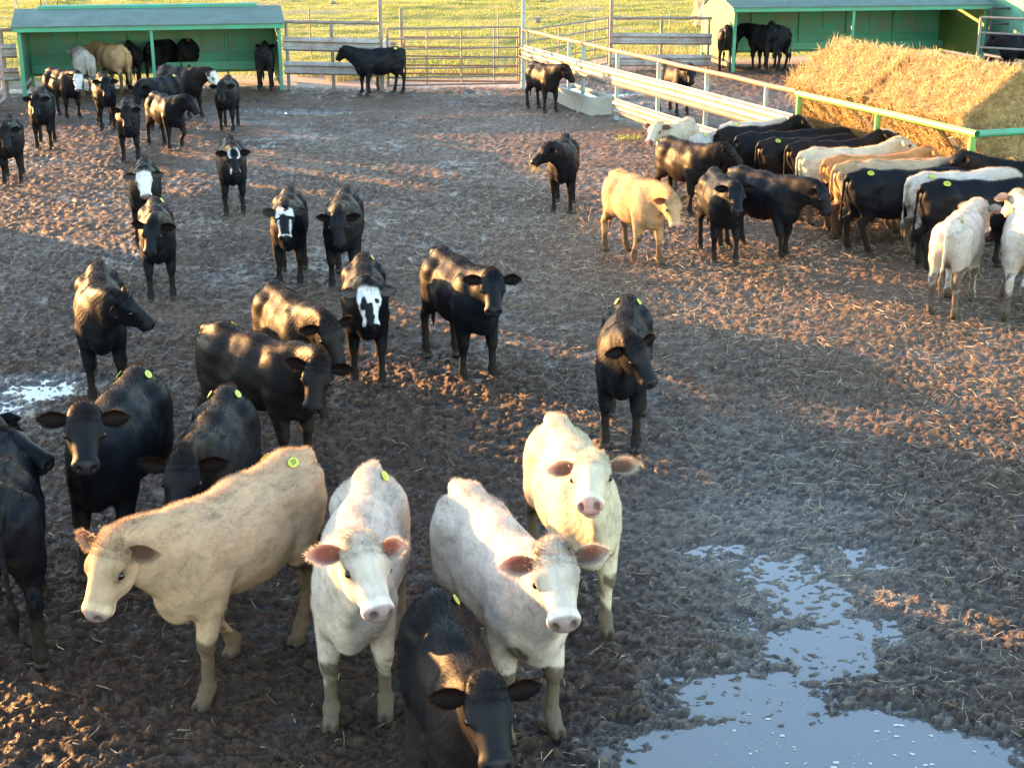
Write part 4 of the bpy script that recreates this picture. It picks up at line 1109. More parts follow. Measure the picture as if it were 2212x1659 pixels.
def coat_colours(kind, P, vk, seed, face=None, mud=.5, ec=None):
    n = len(P); h, y, v = head_coords(P); ay = np.abs(y)
    onh = (P[:, 0] > .80) & (h > -.03) & (P[:, 2] > .5)
    C = np.zeros((n, 4)); base = {'black': (.0050, .0062, .0085), 'brownblack': (.0115, .0085, .0075), 'tan': (.46, .29, .15), 'buff': (.46, .325, .205), 'cream': (.56, .48, .34), 'white': (.55, .475, .40), 'grey': (.40, .37, .32), 'orange': (.42, .22, .09), 'horse': (.28, .15, .08), 'whitehorse': (.6, .55, .5)}[kind]
    C[:, :3] = base; C[:, 3] = .52 if kind in ('black', 'brownblack') else .8
    pale = kind not in ('black', 'brownblack', 'horse')
    k = n3(P, 3.1, seed)[:, None]
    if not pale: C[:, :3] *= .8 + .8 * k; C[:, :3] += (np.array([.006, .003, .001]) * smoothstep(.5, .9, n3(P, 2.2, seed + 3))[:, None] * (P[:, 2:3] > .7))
    else:
        C[:, :3] *= .88 + .2 * k
        dk = onh * smoothstep(-.04, .02, h) * smoothstep(.30, .14, h) * smoothstep(.075, .03, np.abs(v - .01)) * (.5 + .9 * n3(P, 26, seed))
        C[:, :3] *= (1 - (.34 if kind in ('white', 'buff', 'grey') else .12) * np.clip(dk, 0, 1)[:, None] * np.array([.9, 1, 1.15]))
    def put(mask, col, a=1.0):
        w = (mask * a)[:, None]; C[:, :3] = C[:, :3] * (1 - w) + np.array(col) * w
    # muzzle, nostrils, mouth
    mz = onh * smoothstep(.385, .405, h) * (v > -.075)
    put(mz, (.30, .22, .20) if kind in ('white', 'grey', 'buff') else ((.50, .28, .24) if pale else (.022, .022, .025)))
    C[:, 3] = np.where(mz > .5, .34, C[:, 3])
    nost = np.exp(-(((h - .430) / .020) ** 2 + ((ay - .042) / .016) ** 2 + ((v - .006) / .024) ** 2)) * onh
    put(np.clip(nost * 1.6, 0, 1), (.012, .008, .008))
    mouth = onh * (h > .34) * np.exp(-((v + .055) / .009) ** 2)
    put(mouth, (.03, .02, .018), .8)
    if pale:
        halo = onh * smoothstep(.33, .37, h) * (1 - smoothstep(.385, .40, h)); put(halo, tuple(min(.8, c * 1.5) for c in base), .7)
        eye = onh * np.exp(-(((h - .175) / .040) ** 2 + ((v - .006) / .028) ** 2)) * smoothstep(.06, .085, ay); put(eye, (.06, .035, .03) if kind != 'cream' else (.40, .20, .16), .8)
        put(onh * smoothstep(.02, -.03, np.abs(h - .03) + 0 * h) * (n3(P, 30, seed) > .45) * (v > -.01), (.24, .18, .12), .5)
    if face: h = h + .022 * (n3(P, 27, seed + 4) - .5) + .03 * (n3(P, 11, seed + 5) - .5); ay = ay + .014 * (n3(P, 31, seed + 6) - .5) + .012 * (n3(P, 13, seed + 7) - .5) + .008 * math.sin(seed) * np.sign(y)
    if face == 'white':
        w = onh * smoothstep(-.02, .03, h) * smoothstep(-.13, -.10, v) * (h < .40); put(w, (.72, .70, .66)); 
        put(onh * np.exp(-(((h - .17) / .035) ** 2 + ((v - .01) / .03) ** 2)) * (ay > .06), (.02, .015, .015), .9)
        put(mz, (.35, .2, .2), .7)
    if face == 'patches':       # white face with two black eye patches joined to a black nose
        w = onh * smoothstep(-.03, .02, h) * (v > -.10) * (h < .405); put(w, (.74, .72, .68))
        yy = y + .02 * (n3(P, 24, 5) - .5); bp = np.maximum(np.exp(-(((h - .185) / .085) ** 2 + ((yy + .052) / .040) ** 2)), np.exp(-(((h - .17) / .045) ** 2 + ((yy - .066) / .026) ** 2))); br = np.exp(-(((yy + .008) / .044) ** 4)) * smoothstep(.17, .22, h)
        put(onh * np.clip((np.maximum(bp, br) - .45) * 6, 0, 1) * (v > -.06), (.012, .012, .014))
    if face == 'ring':          # thin white ring round a black forehead, white lips
        rr = np.hypot((h - .09) / .12, ay / .075); put(onh * np.exp(-((rr - 1) / .16) ** 2) * (v > -.03) * (h < .17), (.70, .68, .65))
        put(onh * smoothstep(.06, .065, ay + 0 * h) * smoothstep(.30, .34, h) * (h < .42), (.70, .68, .65), .8); put(onh * (h > .33) * np.exp(-((v + .07) / .02) ** 2), (.6, .57, .55), .8)
    if face == 'crown':         # broken white patches across the brow and down the cheeks
        put(onh * (h < .12) * (h > .0) * (v > -.02) * ((n3(P, 22, seed) > .42) | (ay > .06)), (.72, .70, .66)); put(onh * np.exp(-((ay - .070) / .012) ** 2) * (h > .17) * (h < .40), (.74, .72, .68)); put(onh * (h > .375) * (h < .40), (.7, .68, .64), .8)
    if face == 'blaze':
        put(onh * np.exp(-((ay / .05) ** 4)) * (h > -.02) * (h < .30) * (v > -.03), (.62, .56, .5))
    if face == 'star': put(onh * np.exp(-(((h - .09) / .03) ** 2 + (ay / .02) ** 2)), (.5, .47, .44), .6)
    # ears
    ins = (vk == 2)
    if pale: put(ins * smoothstep(.15, .75, ec if ec is not None else 0 * h), (.105, .055, .042), .9)
    else: put(ins * 1.0, (.014, .008, .007) if face not in ('crown', 'patches') else (.05, .045, .042), .9)
    # hooves
    hf = (P[:, 2] < .052); put(hf * 1.0, (.10, .085, .075)); 
    # dirt on legs, belly, brisket, flanks
    nz = .5 * n3(P, 7, seed + 1) + .3 * n3(P, 17, seed + 2) + .2 * n3(P, 43, seed + 3)
    lo = smoothstep(.55, .10, P[:, 2]) + .35 * smoothstep(.16, .05, P[:, 2]) + .35 * np.exp(-((P[:, 2] - .40) / .05) ** 2) * (P[:, 0] > .2) + .5 * smoothstep(.66, .52, P[:, 2]) * (P[:, 0] < .35) + .35 * np.exp(-(((P[:, 0] - .52) / .10) ** 2 + ((P[:, 2] - .62) / .10) ** 2)) + .7 * smoothstep(1.0, .7, P[:, 2]) * (P[:, 0] < -.40) * smoothstep(.45, .75, n3(P, 3, seed + 9))
    mm = smoothstep(.52, .74, nz * .75 * smoothstep(.03, .3, lo) + lo * .50 * (mud + .5) * .85) * (vk < 1) * (~onh)
    put(mm, (.070, .050, .033) if pale else (.04, .030, .022), .88 if pale else .5)
    C[:, 3] = np.where(mm > .5, .9, C[:, 3])
    sk = (vk == 2)
    return C

def ground_dir(x, y): return math.degrees(math.atan2(-y, -x))
HERD = []; KW = []
def cow(label, coat, ff=None, rt=None, rel=None, head=None, s=.92, lod=1, tags='', face=None, mud=.5, group='black cattle standing in the yard', at='ff', num=None, dx=0, dy=0, **kw):
    legs = kw.get('legs', ((0, 0),) * 4)
    fl = ((legs[0][0] + legs[1][0]) / 2 + .41, (legs[0][1] + legs[1][1]) / 2)
    rtl = (-.64, 0.0); rh = 1.20 * s
    if rt is not None and ff is None:
        X, Y = unproject(*rt, rh); a = math.radians(head if head is not None else ground_dir(X, Y) + (rel or 0))
        lx, ly = rtl
    else:
        X, Y = unproject(*ff, 0); lx, ly = fl
        if at == 'rf': lx, ly = -.57 + (legs[2][0] + legs[3][0]) / 2, (legs[2][1] + legs[3][1]) / 2
        if rt is not None and rel is None and head is None:
            best = None
            for r in range(-75, 76):
                a = math.radians(ground_dir(X, Y) + r); ca, sa = math.cos(a), math.sin(a)
                ox, oy = (rtl[0] - lx) * s, (rtl[1] - ly) * s
                e = abs(project_x(X + ox * ca - oy * sa, Y + ox * sa + oy * ca, rh) - rt[0]) + .05 * abs(r)
                if best is None or e < best[0]: best = (e, r)
            a = math.radians(ground_dir(X, Y) + best[1])
        else: a = math.radians(head if head is not None else ground_dir(X, Y) + (rel or 0))
    ca, sa = math.cos(a), math.sin(a)
    cx, cy = X - s * (lx * ca - ly * sa) + dx, Y - s * (lx * sa + ly * ca) + dy
    R = LOD[lod]; i = len(HERD); fkey = .5 if lod == 0 and cy > 10.6 else lod; rnd = random.Random(i * 13 + 5)
    kw.setdefault('fat', rnd.uniform(.96, 1.08)); kw.setdefault('tail', rnd.uniform(-.04, .04))
    kw.setdefault('legs', tuple((rnd.uniform(-.07, .07), rnd.uniform(-.02, .02)) for _ in range(4)))
    kw.setdefault('npi', 14 + rnd.uniform(-3, 5))
    P = pose(R.P, **kw)
    # small individual lumps so no two bodies are copies
    fur, ear = FUR[fkey]; fv = pose(fur, **kw); ev = pose(ear, **kw)
    col = coat_colours(coat, R.P, R.kind, i + 1, face, mud, R.ec)
    fc = coat_colours(coat, fur, np.zeros(len(fur)), i + 1, face, mud); fc = fc.reshape(-1, 3, 4); fc[:] = fc[:, :1]; fc = fc.reshape(-1, 4)
    lum = np.random.default_rng(i).uniform(.75, 1.35, len(fur) // 3) * (.62 + .76 * n3(fur[::3] * [.6, 1, 1.2], 34, i + 50)) * (.8 + .4 * n3(fur[::3], 9, i + 70)); fc[:, :3] *= np.repeat(lum, 3)[:, None]
    if coat in ('black', 'brownblack'): fc[:, :3] = fc[:, :3] * .9 + np.array([.0085, .0057, .0043]); fc[:, 3] = .7 if coat in ('black', 'brownblack') else .65
    ec = np.tile(np.array([*({'black': (.012, .008, .007), 'brownblack': (.02, .012, .008)}.get(coat, tuple(coat_colours(coat, np.array([[0, 0, .9]]), np.zeros(1), 1)[0, :3]))), .55]), (len(ear), 1))
    V = np.concatenate([P, fv, ev]); rest = np.concatenate([R.P, fur, ear]); C = np.concatenate([col, fc, ec])
    o1, o2 = len(P), len(P) + len(fv)
    T = np.concatenate([np.arange(len(fv)).reshape(-1, 3) + o1, np.arange(len(ev)).reshape(-1, 3) + o2])
    qk = R.kind[R.Q].max(1); mi = np.where(qk == 3, 2, np.where(qk >= 1, 3, 0)); mi = np.concatenate([mi, np.full(len(T), 1)])
    me = new_mesh('cow', V, [R.Q, T], [M['coat'], M['hair'], M['eye'], M['ear']], np.concatenate([np.ones(len(R.Q), bool), np.zeros(len(T), bool)]), mi)
    attr(me, 'rest', rest, 'FLOAT_VECTOR'); attr(me, 'coat', C, 'FLOAT_COLOR')
    o = obj('steer', me, None, label, 'steer', group, None, (cx, cy, 0), a); o.scale = (s, s, s)
    HERD.append(o); KW.append(dict(kw))
    # numbered stickers on the hips
    for sd in tags:
        sg = 1 if sd == 'L' else -1
        tx = -.47 if sd in 'LR' else -.47
        tgt = np.array([tx, sg * .10, 1.17]); B = R.P[:R.nbody]; j = np.argmin(((B - tgt) ** 2).sum(1))
        near = np.argsort(((B - B[j]) ** 2).sum(1))[:24]; Q = P[near]; c = Q.mean(0); uu, ss, vv = np.linalg.svd(Q - c); nn = vv[2]; nn = nn if nn[2] > 0 else -nn
        ax = np.array([1., 0, 0]); ax -= nn * ax.dot(nn); ax /= np.linalg.norm(ax); ay = np.cross(nn, ax)
        if sg > 0: ax, ay = -ax, -ay
        base = P[j] + nn * .016
        def disc(rx, ry, off, thick=.003, n=20):
            VV = []
            for z in (0, 1):
                for k in range(n):
                    t = 2 * math.pi * k / n; u, w = rx * math.cos(t), ry * math.sin(t)
                    VV.append(ax * u + ay * w + nn * (off + thick * z - 1.2 * (u * u + w * w)))
            F = [tuple(range(n, 2 * n)), tuple(range(n))[::-1]] + [(k, (k + 1) % n, n + (k + 1) % n, n + k) for k in range(n)]
            return VV, F
        Vd, Fd = disc(.050 if lod else .043, .036 if lod else .030, 0); tg = obj('hip_tag', new_mesh('hip_tag', Vd, Fd, M['tag']), o); tg.location = base
        if lod < 2:
            Vd, Fd = disc(.038 if lod else .032, .026 if lod else .021, .003, .0015); obj('tag_centre', new_mesh('tag_centre', Vd, Fd, M['tag2']), tg)
        if num:
            tc = bpy.data.curves.new('numerals', 'FONT'); tc.body = num; tc.size = .044; tc.align_x = 'CENTER'; tc.align_y = 'CENTER'; tc.extrude = .0008; tc.resolution_u = 2
            tmp = bpy.data.objects.new('tmp', tc); me2 = bpy.data.meshes.new_from_object(tmp); bpy.data.objects.remove(tmp); me2.materials.clear(); me2.materials.append(M['ink'])
            tn = obj('numerals', me2, tg)
            mm_ = Matrix((Vector(ax), Vector(ay), Vector(nn))).transposed().to_4x4(); mm_.translation = Vector(nn) * .0062; tn.matrix_local = mm_
    return o

G1, G2, G3, G4, G5 = 'pale cattle at the front of the yard', 'black cattle standing in the yard', 'cattle lined up at the hay feeder', 'cattle under the left shelter', 'cattle beyond the diagonal fence'
# --- front
cow('tan steer walking left in the foreground with an orange sunlit topline', 'buff', rt=(640, 966), head=-119, s=1.03, lod=0, tags='LR', num='37', group=G1, npi=9, hp=6, hy=2, legs=((.10, 0), (-.36, .04), (.20, 0), (-.28, .0)), lift=(0, 16, 0, 0), mud=.75)
cow('white steer turning its muzzle right, between the tan walker and front black steer', 'white', ff=(775, 1560), rt=(800, 998), s=1.02, lod=0, tags='L', group=G1, npi=-26, ny=26, hy=8, hp=20, legs=((-.08, .01), (.03, 0), (-.05, 0), (.06, 0)), mud=.85)
cow('white steer with a curly brown forelock, standing side on behind the front black steer', 'white', ff=(1146, 1592), rt=(1000, 1016), s=1.0, lod=0, group=G1, npi=-34, ny=-14, hy=-8, hp=28, legs=((.02, 0), (-.02, .0), (.05, 0), (-.05, 0)), mud=1.0)
cow('cream white steer with pink nose and raised head, behind the other pale ones', 'cream', ff=(1265, 1367), rt=(1195, 893), s=.98, lod=0, group=G1, npi=-44, ny=-20, hp=20, mud=.35)
cow('black steer nearest the camera, its back glowing brown in the sun', 'black', rt=(937, 1263), rel=10, s=.90, lod=0, tags='L', group=G2, npi=-36, ny=-2, hp=36)
# --- left front
cow('black steer with wide ears and a sunlit cheek patch, above the tan walker', 'black', ff=(238, 1240), rt=(304, 790), s=1.03, lod=0, tags='LR', group=G2, npi=-30, ny=22, hp=26)
cow('black steer with lowered head just behind the back of the tan walker', 'black', rt=(493, 829), rel=-12, s=.98, lod=0, tags='LR', group=G2, npi=8, hp=4, ny=2)
cow('black steer whose head alone reaches in from the left edge', 'black', rt=(-430, 900), head=-14, s=.98, lod=0, group=G2, npi=14, ny=4, hp=-30)
cow('black steer seen from behind at the left edge, its tail tip lit orange', 'black', ff=(38, 1448), at='rf', head=108, s=1.0, lod=0, group=G2, npi=20, ny=30, tail=-.03, legs=((0, 0), (0, 0), (.0, 0), (-.05, 0)))
cow('black steer at left with its head turned to show a profile, looking right', 'black', ff=(232, 868), rt=(210, 617), s=.97, lod=0, group=G2, npi=17, ny=50, hy=26, hp=-8)
cow('brown lit black steer with a yellow hip tag on its raised tail end, facing right', 'brownblack', rt=(459, 694), rel=38, s=.96, lod=0, tags='L', group=G2, npi=17, ny=-34, hy=-16, hp=4)
cow('black steer with an orange poll and dark ears, partly behind the brown lit one', 'brownblack', rt=(584, 603), rel=17, s=.95, lod=0, group=G2, npi=20, ny=6, hy=4, hp=4)
cow('black steer with a white face and black eye patches, in the middle of the herd', 'black', ff=(796, 830), rt=(784, 546), s=.94, lod=0, tags='L', face='patches', group=G2, npi=12, ny=4, legs=((.05, 0), (-.06, 0), (0, 0), (-.08, 0)))
cow('stocky black bull calf standing square with a golden patch on its flank', 'black', ff=(1035, 823), rt=(945, 537), s=.98, lod=0, group=G2, npi=2, ny=-16, hy=-6, legs=((.02, .02), (-.02, -.01), (.05, 0), (-.06, 0)), fat=1.05, mud=.8)
cow('black steer on the right of the yard looking right with a sunlit jaw', 'black', ff=(1338, 972), rt=(1360, 655), s=.96, lod=0, tags='LR', group=G2, npi=12, ny=22, hy=24, hp=2)
# --- middle
cow('black steer coming straight on with an orange stripe down its back, left of the centre', 'black', ff=(351, 650), rt=(333, 423), s=.915, lod=1, tags='L', group=G2, npi=19, ny=-8, hy=-8, legs=((-.02, 0), (.08, 0), (0, 0), (0, 0)))
cow('black steer with a plain white face licking the one in front of it', 'black', rt=(311, 340), rel=-2, s=.915, lod=1, face='white', group=G2, npi=6, ny=6, hp=2)
cow('black steer with a thin white ring on its forehead and white lips', 'black', ff=(508, 465), rt=(496, 293), s=.915, lod=1, face='ring', group=G2, npi=14, ny=4, legs=((-.05, 0), (.06, 0), (0, 0), (0, 0)))
cow('black steer with broken white patches over its brow, beside the solid black one', 'black', ff=(628, 621), rt=(626, 406), s=.93, lod=1, face='crown', group=G2, npi=14)
cow('solid black steer with drooping head beside the one with white brow patches', 'black', ff=(742, 624), rt=(749, 415), s=.93, lod=1, group=G2, npi=24, ny=4, hp=5)
cow('black steer alone in the centre right holding a wisp of hay in its mouth', 'black', ff=(1212, 461), rt=(1222, 282), s=.92, lod=1, group=G2, npi=6, ny=-42, hy=-22, hp=-4)
# --- far left
cow('black steer at the left border with a golden brisket, nearest of the far left ones', 'black', ff=(28, 399), rt=(20, 246), s=.90, lod=1, group=G2, npi=18, ny=2)
cow('black steer behind the one at the left border, one ear catching light', 'black', ff=(95, 322), rt=(90, 188), s=.92, lod=1, group=G2, npi=16, ny=-2)
cow('black steer with a drooping dark muzzle, walking between the muddy ruts at far left', 'black', ff=(283, 352), rt=(273, 210), s=.92, lod=1, group=G2, npi=16, legs=((.06, 0), (-.03, 0), (0, 0), (0, 0)))
cow('black steer stepping to the right with a front hoof lifted, near the far left puddle', 'black', ff=(386, 328), rel=24, s=.90, lod=1, group=G2, npi=8, ny=26, lift=(50, 0, 0, 0), legs=((.22, 0), (-.02, 0), (.05, 0), (-.12, 0)))
cow('black steer with a narrow lit brow, rightmost of the loose group at far left', 'black', ff=(491, 286), rt=(493, 158), s=.92, lod=1, group=G2, npi=20, ny=0)
cow('black steer with a white face and orange lit belly in front of the left shelter', 'black', ff=(160, 258), rel=28, s=.91, lod=1, face='white', group=G2, npi=22, ny=-14, hy=-10)
cow('black steer with a sunlit shoulder, right of the white faced one with lit belly', 'black', ff=(234, 281), rt=(218, 154), s=.95, lod=1, group=G2, npi=15, ny=0)
cow('dark steer with a white face in profile, at the shelter post', 'brownblack', rt=(350, 141), head=-34, s=.94, lod=1, face='white', group=G2, npi=24, ny=24, hp=4)
cow('black steer with a yellow hip tag and lowered head, before the side on one', 'black', rt=(376, 160), head=-108, s=.92, lod=1, tags='LR', group=G2, npi=34, ny=0)
# --- left shelter
cow('pale grey steer seen from behind, leftmost under the left shelter', 'grey', ff=(193, 214), at='rf', head=112, s=.98, lod=1, tags='R', group=G4, npi=30, ny=18, legs=((0, 0), (0, 0), (-.03, 0), (.08, 0)))
cow('tan steer seen from behind under the left shelter', 'tan', ff=(272, 205), at='rf', head=132, s=1.03, lod=1, group=G4, npi=30)
cow('black steer with a yellow tag beside the tan one under the left shelter', 'black', ff=(292, 194), at='rf', head=108, s=.97, lod=2, tags='L', group=G4, npi=30)
cow('black steer behind the centre post of the left shelter', 'black', ff=(333, 188), at='rf', head=72, s=1.0, lod=2, tags='L', group=G4, npi=30)
cow('black steer turning its head right inside the left shelter', 'black', ff=(402, 183), at='rf', head=80, s=1.0, lod=2, tags='R', group=G4, npi=28, ny=-52, hp=0)
cow('black steer rump at the right hand corner post of the left shelter', 'black', ff=(573, 199), at='rf', head=97, s=.98, lod=2, group=G4, npi=30)
# --- far middle
cow('black steer with a yellow hip tag looking back over its shoulder by the long gate', 'black', ff=(789, 207), head=212, s=.98, lod=1, tags='L', group=G2, npi=4, ny=-48, hy=-15)
cow('white steer hidden behind the black one that looks over its shoulder', 'white', ff=(808, 197), at='rf', head=80, s=.98, lod=2, group=G2, npi=20)
cow('brown black steer drinking by the concrete trough', 'brownblack', ff=(1190, 244), head=-64, s=.92, lod=1, tags='L', group=G2, npi=12, ny=36, hp=4)
# --- beyond the diagonal fence
cow('black steer looking over the diagonal guardrail from the other pen', 'black', ff=(1473, 250), rel=24, s=.98, lod=2, group=G5, npi=15, ny=-14)
cow('black steer striped by rail shadows beside the sunlit shelter wall', 'brownblack', ff=(1566, 155), at='rf', head=76, s=1.10, lod=2, group=G5, npi=50, ny=-10, hp=20)
cow('black steer facing into the right shelter, left of the one with light spots', 'black', ff=(1630, 152), head=128, s=1.10, lod=2, group=G5, npi=30, ny=10)
cow('black steer with golden light spots on its rump at the right shelter', 'black', ff=(1668, 158), at='rf', head=84, s=1.12, lod=2, group=G5, npi=30)
cow('black steer behind the pipe panel at the right edge', 'black', rt=(2265, 72), head=186, s=1.05, lod=2, group=G5, npi=25)
# --- at the feeder, from the far end to the near one
HN = math.degrees(math.atan2(.3255, .9455))
cow('tan steer walking up to the feeder with lowered head, fully sunlit', 'tan', ff=(1400, 573), rt=(1330, 349), s=.95, lod=1, group=G3, npi=40, ny=0, hp=-14, legs=((.05, 0), (-.10, 0), (.05, 0), (-.05, 0)), mud=.45, lift=(0, 14, 0, 0))
cow('cream steer facing the camera beside the diagonal guardrail', 'cream', ff=(1440, 412), rel=-22, s=.93, lod=1, group=G3, npi=-4, ny=-4, hp=2, mud=.25)
cow('white steer with a yellow tag tucked between the cream one and the guardrail', 'white', rt=(1502, 290), head=40, s=.84, lod=2, tags='R', group=G3, npi=20)
cow('brown backed black steer looking right, between the cream and the front facing ones', 'brownblack', ff=(1508, 465), head=-62, s=.92, lod=1, group=G3, npi=4, ny=34, hy=14)
cow('black steer facing the camera with straw on its brow, left end of the feeding group', 'black', ff=(1565, 571), rt=(1540, 351), s=.95, lod=1, group=G3, npi=8, ny=-4, legs=((.07, 0), (-.05, 0), (0, 0), (0, 0)))
cow('black steer with sunlit haunch stepping to the right in front of the feeding row', 'black', ff=(1693, 560), rel=46, s=.95, lod=1, group=G3, npi=28, ny=14, hp=-6, legs=((-.08, 0), (.12, 0), (0, 0), (0, 0)))
cow('white steer farthest along the feeding row, ears pink with light', 'white', rt=(1568, 266), head=HN + 4, s=.87, lod=2, tags='R', group=G3, npi=14, hp=-10)
cow('dark brown steer with raised head, second in the feeding row behind the guardrail end', 'brownblack', rt=(1562, 276), head=HN, s=.92, lod=1, group=G3, npi=-12, ny=0, hy=-8, hp=8)
cow('black steer with lit thigh edges, next to the dark brown one in the feeding row', 'black', rt=(1606, 288), head=HN - 4, s=.92, lod=1, group=G3, npi=30, hp=-10)
cow('dark brown steer with a smooth untagged back, behind the steer tagged 131', 'brownblack', rt=(1652, 286), head=HN - 4, s=.92, lod=1, group=G3, npi=26, hp=-10)
cow('black steer with yellow tag 131 in the feeding row', 'brownblack', rt=(1655, 300), head=HN - 6, s=.93, lod=1, tags='R', num='131', group=G3, npi=24, hp=-14, face='star')
cow('dark brown steer with a white blaze raised to the hay', 'brownblack', rt=(1718, 306), head=HN - 6, s=.94, lod=1, group=G3, npi=-10, ny=0, hp=-22, face='blaze')
cow('cream steer reaching up with an orange lit face in the feeding row', 'cream', rt=(1745, 322), head=HN - 8, s=.95, lod=1, group=G3, npi=-12, ny=-4, hp=-4, mud=.3)
cow('tan steer with an orange curly head at the rack bars', 'orange', rt=(1798, 338), head=HN - 9, s=.95, lod=1, group=G3, npi=-4, hp=4, mud=.3)
cow('tan steer with a dark shaded thigh squeezed into the feeding row', 'tan', rt=(1822, 350), head=HN - 10, s=.95, lod=1, group=G3, npi=40, mud=.5)
cow('buff steer with a long pale back beside the tagged black one at the feeder', 'buff', rt=(1868, 347), head=HN - 12, s=.97, lod=1, group=G3, npi=30, hp=-8, mud=.3)
cow('black steer with a bright yellow hip tag and crossed hind legs at the feeder', 'black', rt=(1850, 368), head=HN - 14, s=.97, lod=1, tags='R', num='137', group=G3, npi=36, legs=((0, 0), (0, 0), (-.05, 0), (.16, 0)))
cow('grey white steer with a faint yellow tag at the feeder', 'white', rt=(1981, 376), head=HN - 2, s=.97, lod=1, tags='R', group=G3, npi=36, mud=.5)
cow('black steer with a bright yellow hip tag, nearest at the feeder corner', 'black', rt=(2012, 390), head=HN - 16, s=1.0, lod=1, tags='R', num='130', group=G3, npi=34)
cow('white calf seen from behind with a sunlit tail, right of the feeding row', 'white', ff=(2036, 684), at='rf', head=62, s=.96, lod=0, tags='R', num='151', group=G3, npi=30, ny=-12, hp=-10, mud=.25)
cow('white calf cut by the right edge of the picture', 'white', ff=(2200, 692), at='rf', head=74, s=.97, lod=0, group=G3, npi=0, ny=18, mud=.35)
cow('black steer with its head over the feeder corner at the right edge', 'black', rt=(2330, 350), head=168, s=1.0, lod=1, group=G3, npi=0, ny=10, hp=-8)

def forelock(o, colour, n, L, spread, kw, seed=1):
    """curly tuft between the ears: short helical hairs, a child of the animal"""
    rng = np.random.default_rng(seed); K = 7; pts = []
    for k in range(n):
        h = rng.normal(.035, .035) * spread; y = rng.normal(0, .040) * spread; v = .040 - abs(h) * .15
        b = HD(h, y, v); u = HU * rng.normal(.4, .6) + HV * rng.uniform(.5, 1.2) + V3(0, rng.normal(0, .7), 0); u /= np.linalg.norm(u)
        s1 = np.cross(u, rng.normal(0, 1, 3)); s1 /= np.linalg.norm(s1); s2 = np.cross(u, s1); l = L * rng.uniform(.5, 1.2); r = rng.uniform(.006, .013); t0 = rng.uniform(0, 6)
        for q in range(K):
            f = q / (K - 1); a = t0 + f * 6.5
            pts.append(b + u * l * f + (s1 * math.cos(a) + s2 * math.sin(a)) * r * f)
    P = pose(np.array(pts), **kw).reshape(n, K, 3)
    d = np.gradient(P, axis=1); w = np.cross(d, rng.normal(0, 1, (n, 1, 3))); w /= np.linalg.norm(w, axis=2)[:, :, None] + 1e-9
    wd = np.linspace(.0024, .0008, K)[None, :, None]
    V = np.stack([P - w * wd, P + w * wd], 2).reshape(-1, 3)
    i = np.arange(n)[:, None] * K * 2; F = np.concatenate([i + np.array([[2 * q, 2 * q + 1, 2 * q + 3, 2 * q + 2]]) for q in range(K - 1)])
    me = new_mesh('forelock', V, [F], M['hair']); attr(me, 'rest', V, 'FLOAT_VECTOR')
    C = np.tile(np.array([*colour, .6]), (len(V), 1)); C[:, :3] *= np.repeat(rng.uniform(.6, 1.4, n), K * 2)[:, None]; attr(me, 'coat', C, 'FLOAT_COLOR')
    obj('forelock', me, o)
forelock(HERD[0], (.44, .33, .20), 900, .030, 1.0, KW[0], 1)
forelock(HERD[1], (.46, .39, .30), 900, .028, 1.0, KW[1], 2)
forelock(HERD[2], (.26, .18, .11), 1300, .034, 1.15, KW[2], 3)
forelock(HERD[3], (.58, .46, .30), 700, .024, .9, KW[3], 4)
forelock(HERD[4], (.012, .008, .006), 700, .026, 1.0, KW[4], 5)

def mouth_hay():
    t = HERD[20]; h, L = HD(.40, .0, -.06), None
    q = pose(np.array([HD(.41, .0, -.07)]), npi=6, ny=-42, hy=-22, hp=-4)[0]
    rng = np.random.default_rng(2); n = 60
    w = t.matrix_basis @ Vector(q)
    o = strands('hay_wisp', np.zeros((n, 3)) + rng.normal(0, .02, (n, 3)), rng.normal(0, .7, (n, 3)) + [-.2, 0, -.5], .10 + .10 * rng.random(n), np.full(n, .006), M['hay'], None, 'wisp of hay hanging from the mouth of the lone black steer', curl=.5, seed=9, flat=False)
    o.location = w; o['category'] = 'hay'
mouth_hay()

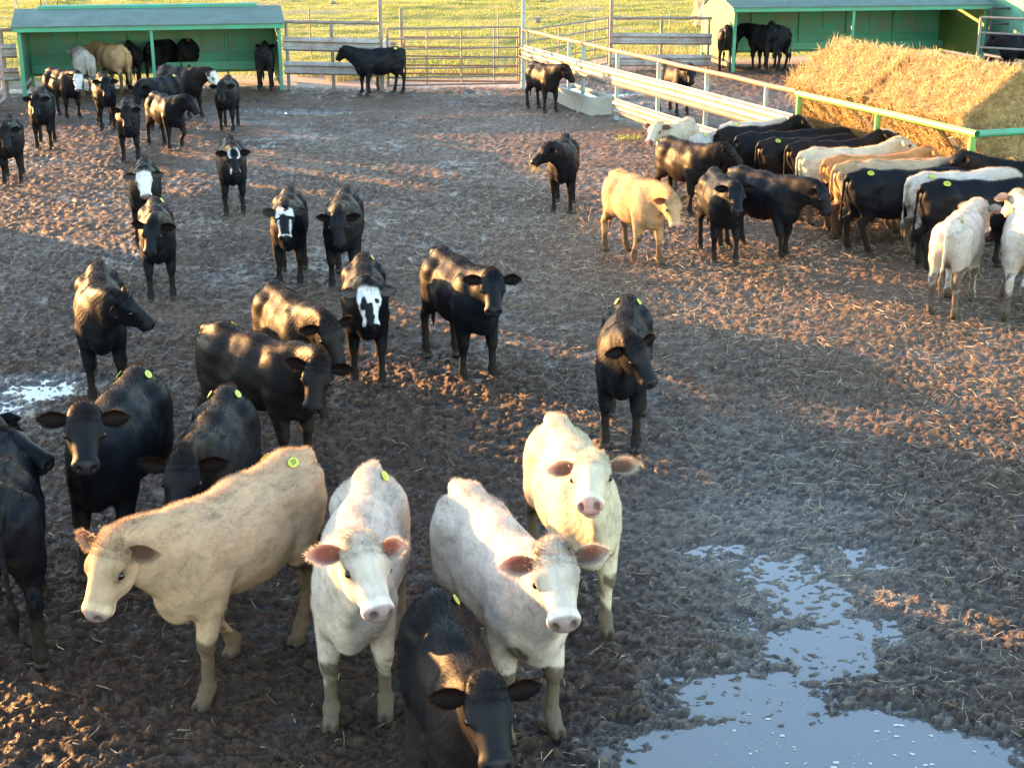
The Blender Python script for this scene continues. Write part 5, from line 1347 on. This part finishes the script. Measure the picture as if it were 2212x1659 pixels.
# ================================================================ horses far out in the pasture
def horse_rest(h=.03):
    f = Field((-1.1, -.4, -.04), (1.6, .4, 1.9), h); E, C = f.ell, f.cap
    E((-.02, 0, 1.08), (.52, .26, .28), .08); E((.42, 0, 1.10), (.24, .2, .3), .08); E((-.50, 0, 1.14), (.28, .24, .27), .08)
    C((.5, 0, 1.2), (1.0, 0, 1.28), .19, .10, .08, sy=.6); C((1.0, 0, 1.30), (1.42, 0, 1.02), .10, .055, .05)
    E((1.1, 0, 1.22), (.14, .08, .1), .03)
    C((1.0, .05, 1.36), (1.0, .06, 1.46), .03, .012, .02, both=True)
    for x, k in ((.42, 1), (-.55, -1)):
        C((x - .04 * k, .14, .95), (x, .14, .55), .12, .055, .05, both=True); C((x, .14, .55), (x + (.0 if k > 0 else -.02), .14, .12), .045, .035, .02, both=True); E((x + .02, .14, .05), (.06, .05, .06), .02, both=True)
    C((-.74, 0, 1.25), (-.86, 0, .55), .05, .03, .03)
    P, Q = surface_nets(f.F, f.lo, h); return P, Q
HPV, HQ = horse_rest()
def horse(label, coat, px, py, head, stride, seed):
    P = HPV.copy()
    for x0, sg, dx in ((.42, 1, stride), (.42, -1, -stride), (-.55, 1, -stride), (-.55, -1, stride)):
        m = (np.abs(P[:, 0] - x0) < .25) & (P[:, 1] * sg > 0) & (P[:, 2] < .9); P[:, 0] += np.where(m, dx * np.clip((.95 - P[:, 2]) / .85, 0, 1), 0)
    x, y = unproject(px, py); me = new_mesh('horse', P, HQ, M['coat'], True)
    C = np.tile(np.array([*(.30, .17, .09), .6]), (len(P), 1)) if coat == 'horse' else np.tile(np.array([.62, .56, .5, .7]), (len(P), 1))
    nz = n3(P, 2.5, seed); C[nz > .55, :3] = (.66, .6, .54) if coat == 'horse' else (.5, .42, .36)
    lowleg = P[:, 2] < .45; C[lowleg, :3] *= .75
    attr(me, 'rest', P, 'FLOAT_VECTOR'); attr(me, 'coat', C, 'FLOAT_COLOR')
    obj('horse', me, None, label, 'horse', 'horses grazing far out in the pasture', None, (x, y, .05), math.radians(head))
horse('brown and white horse walking right above the left shelter roof', 'horse', 118, 17, -4, .22, 2)
horse('pale horse cut by the top left corner', 'whitehorse', 10, 25, 185, .12, 5)
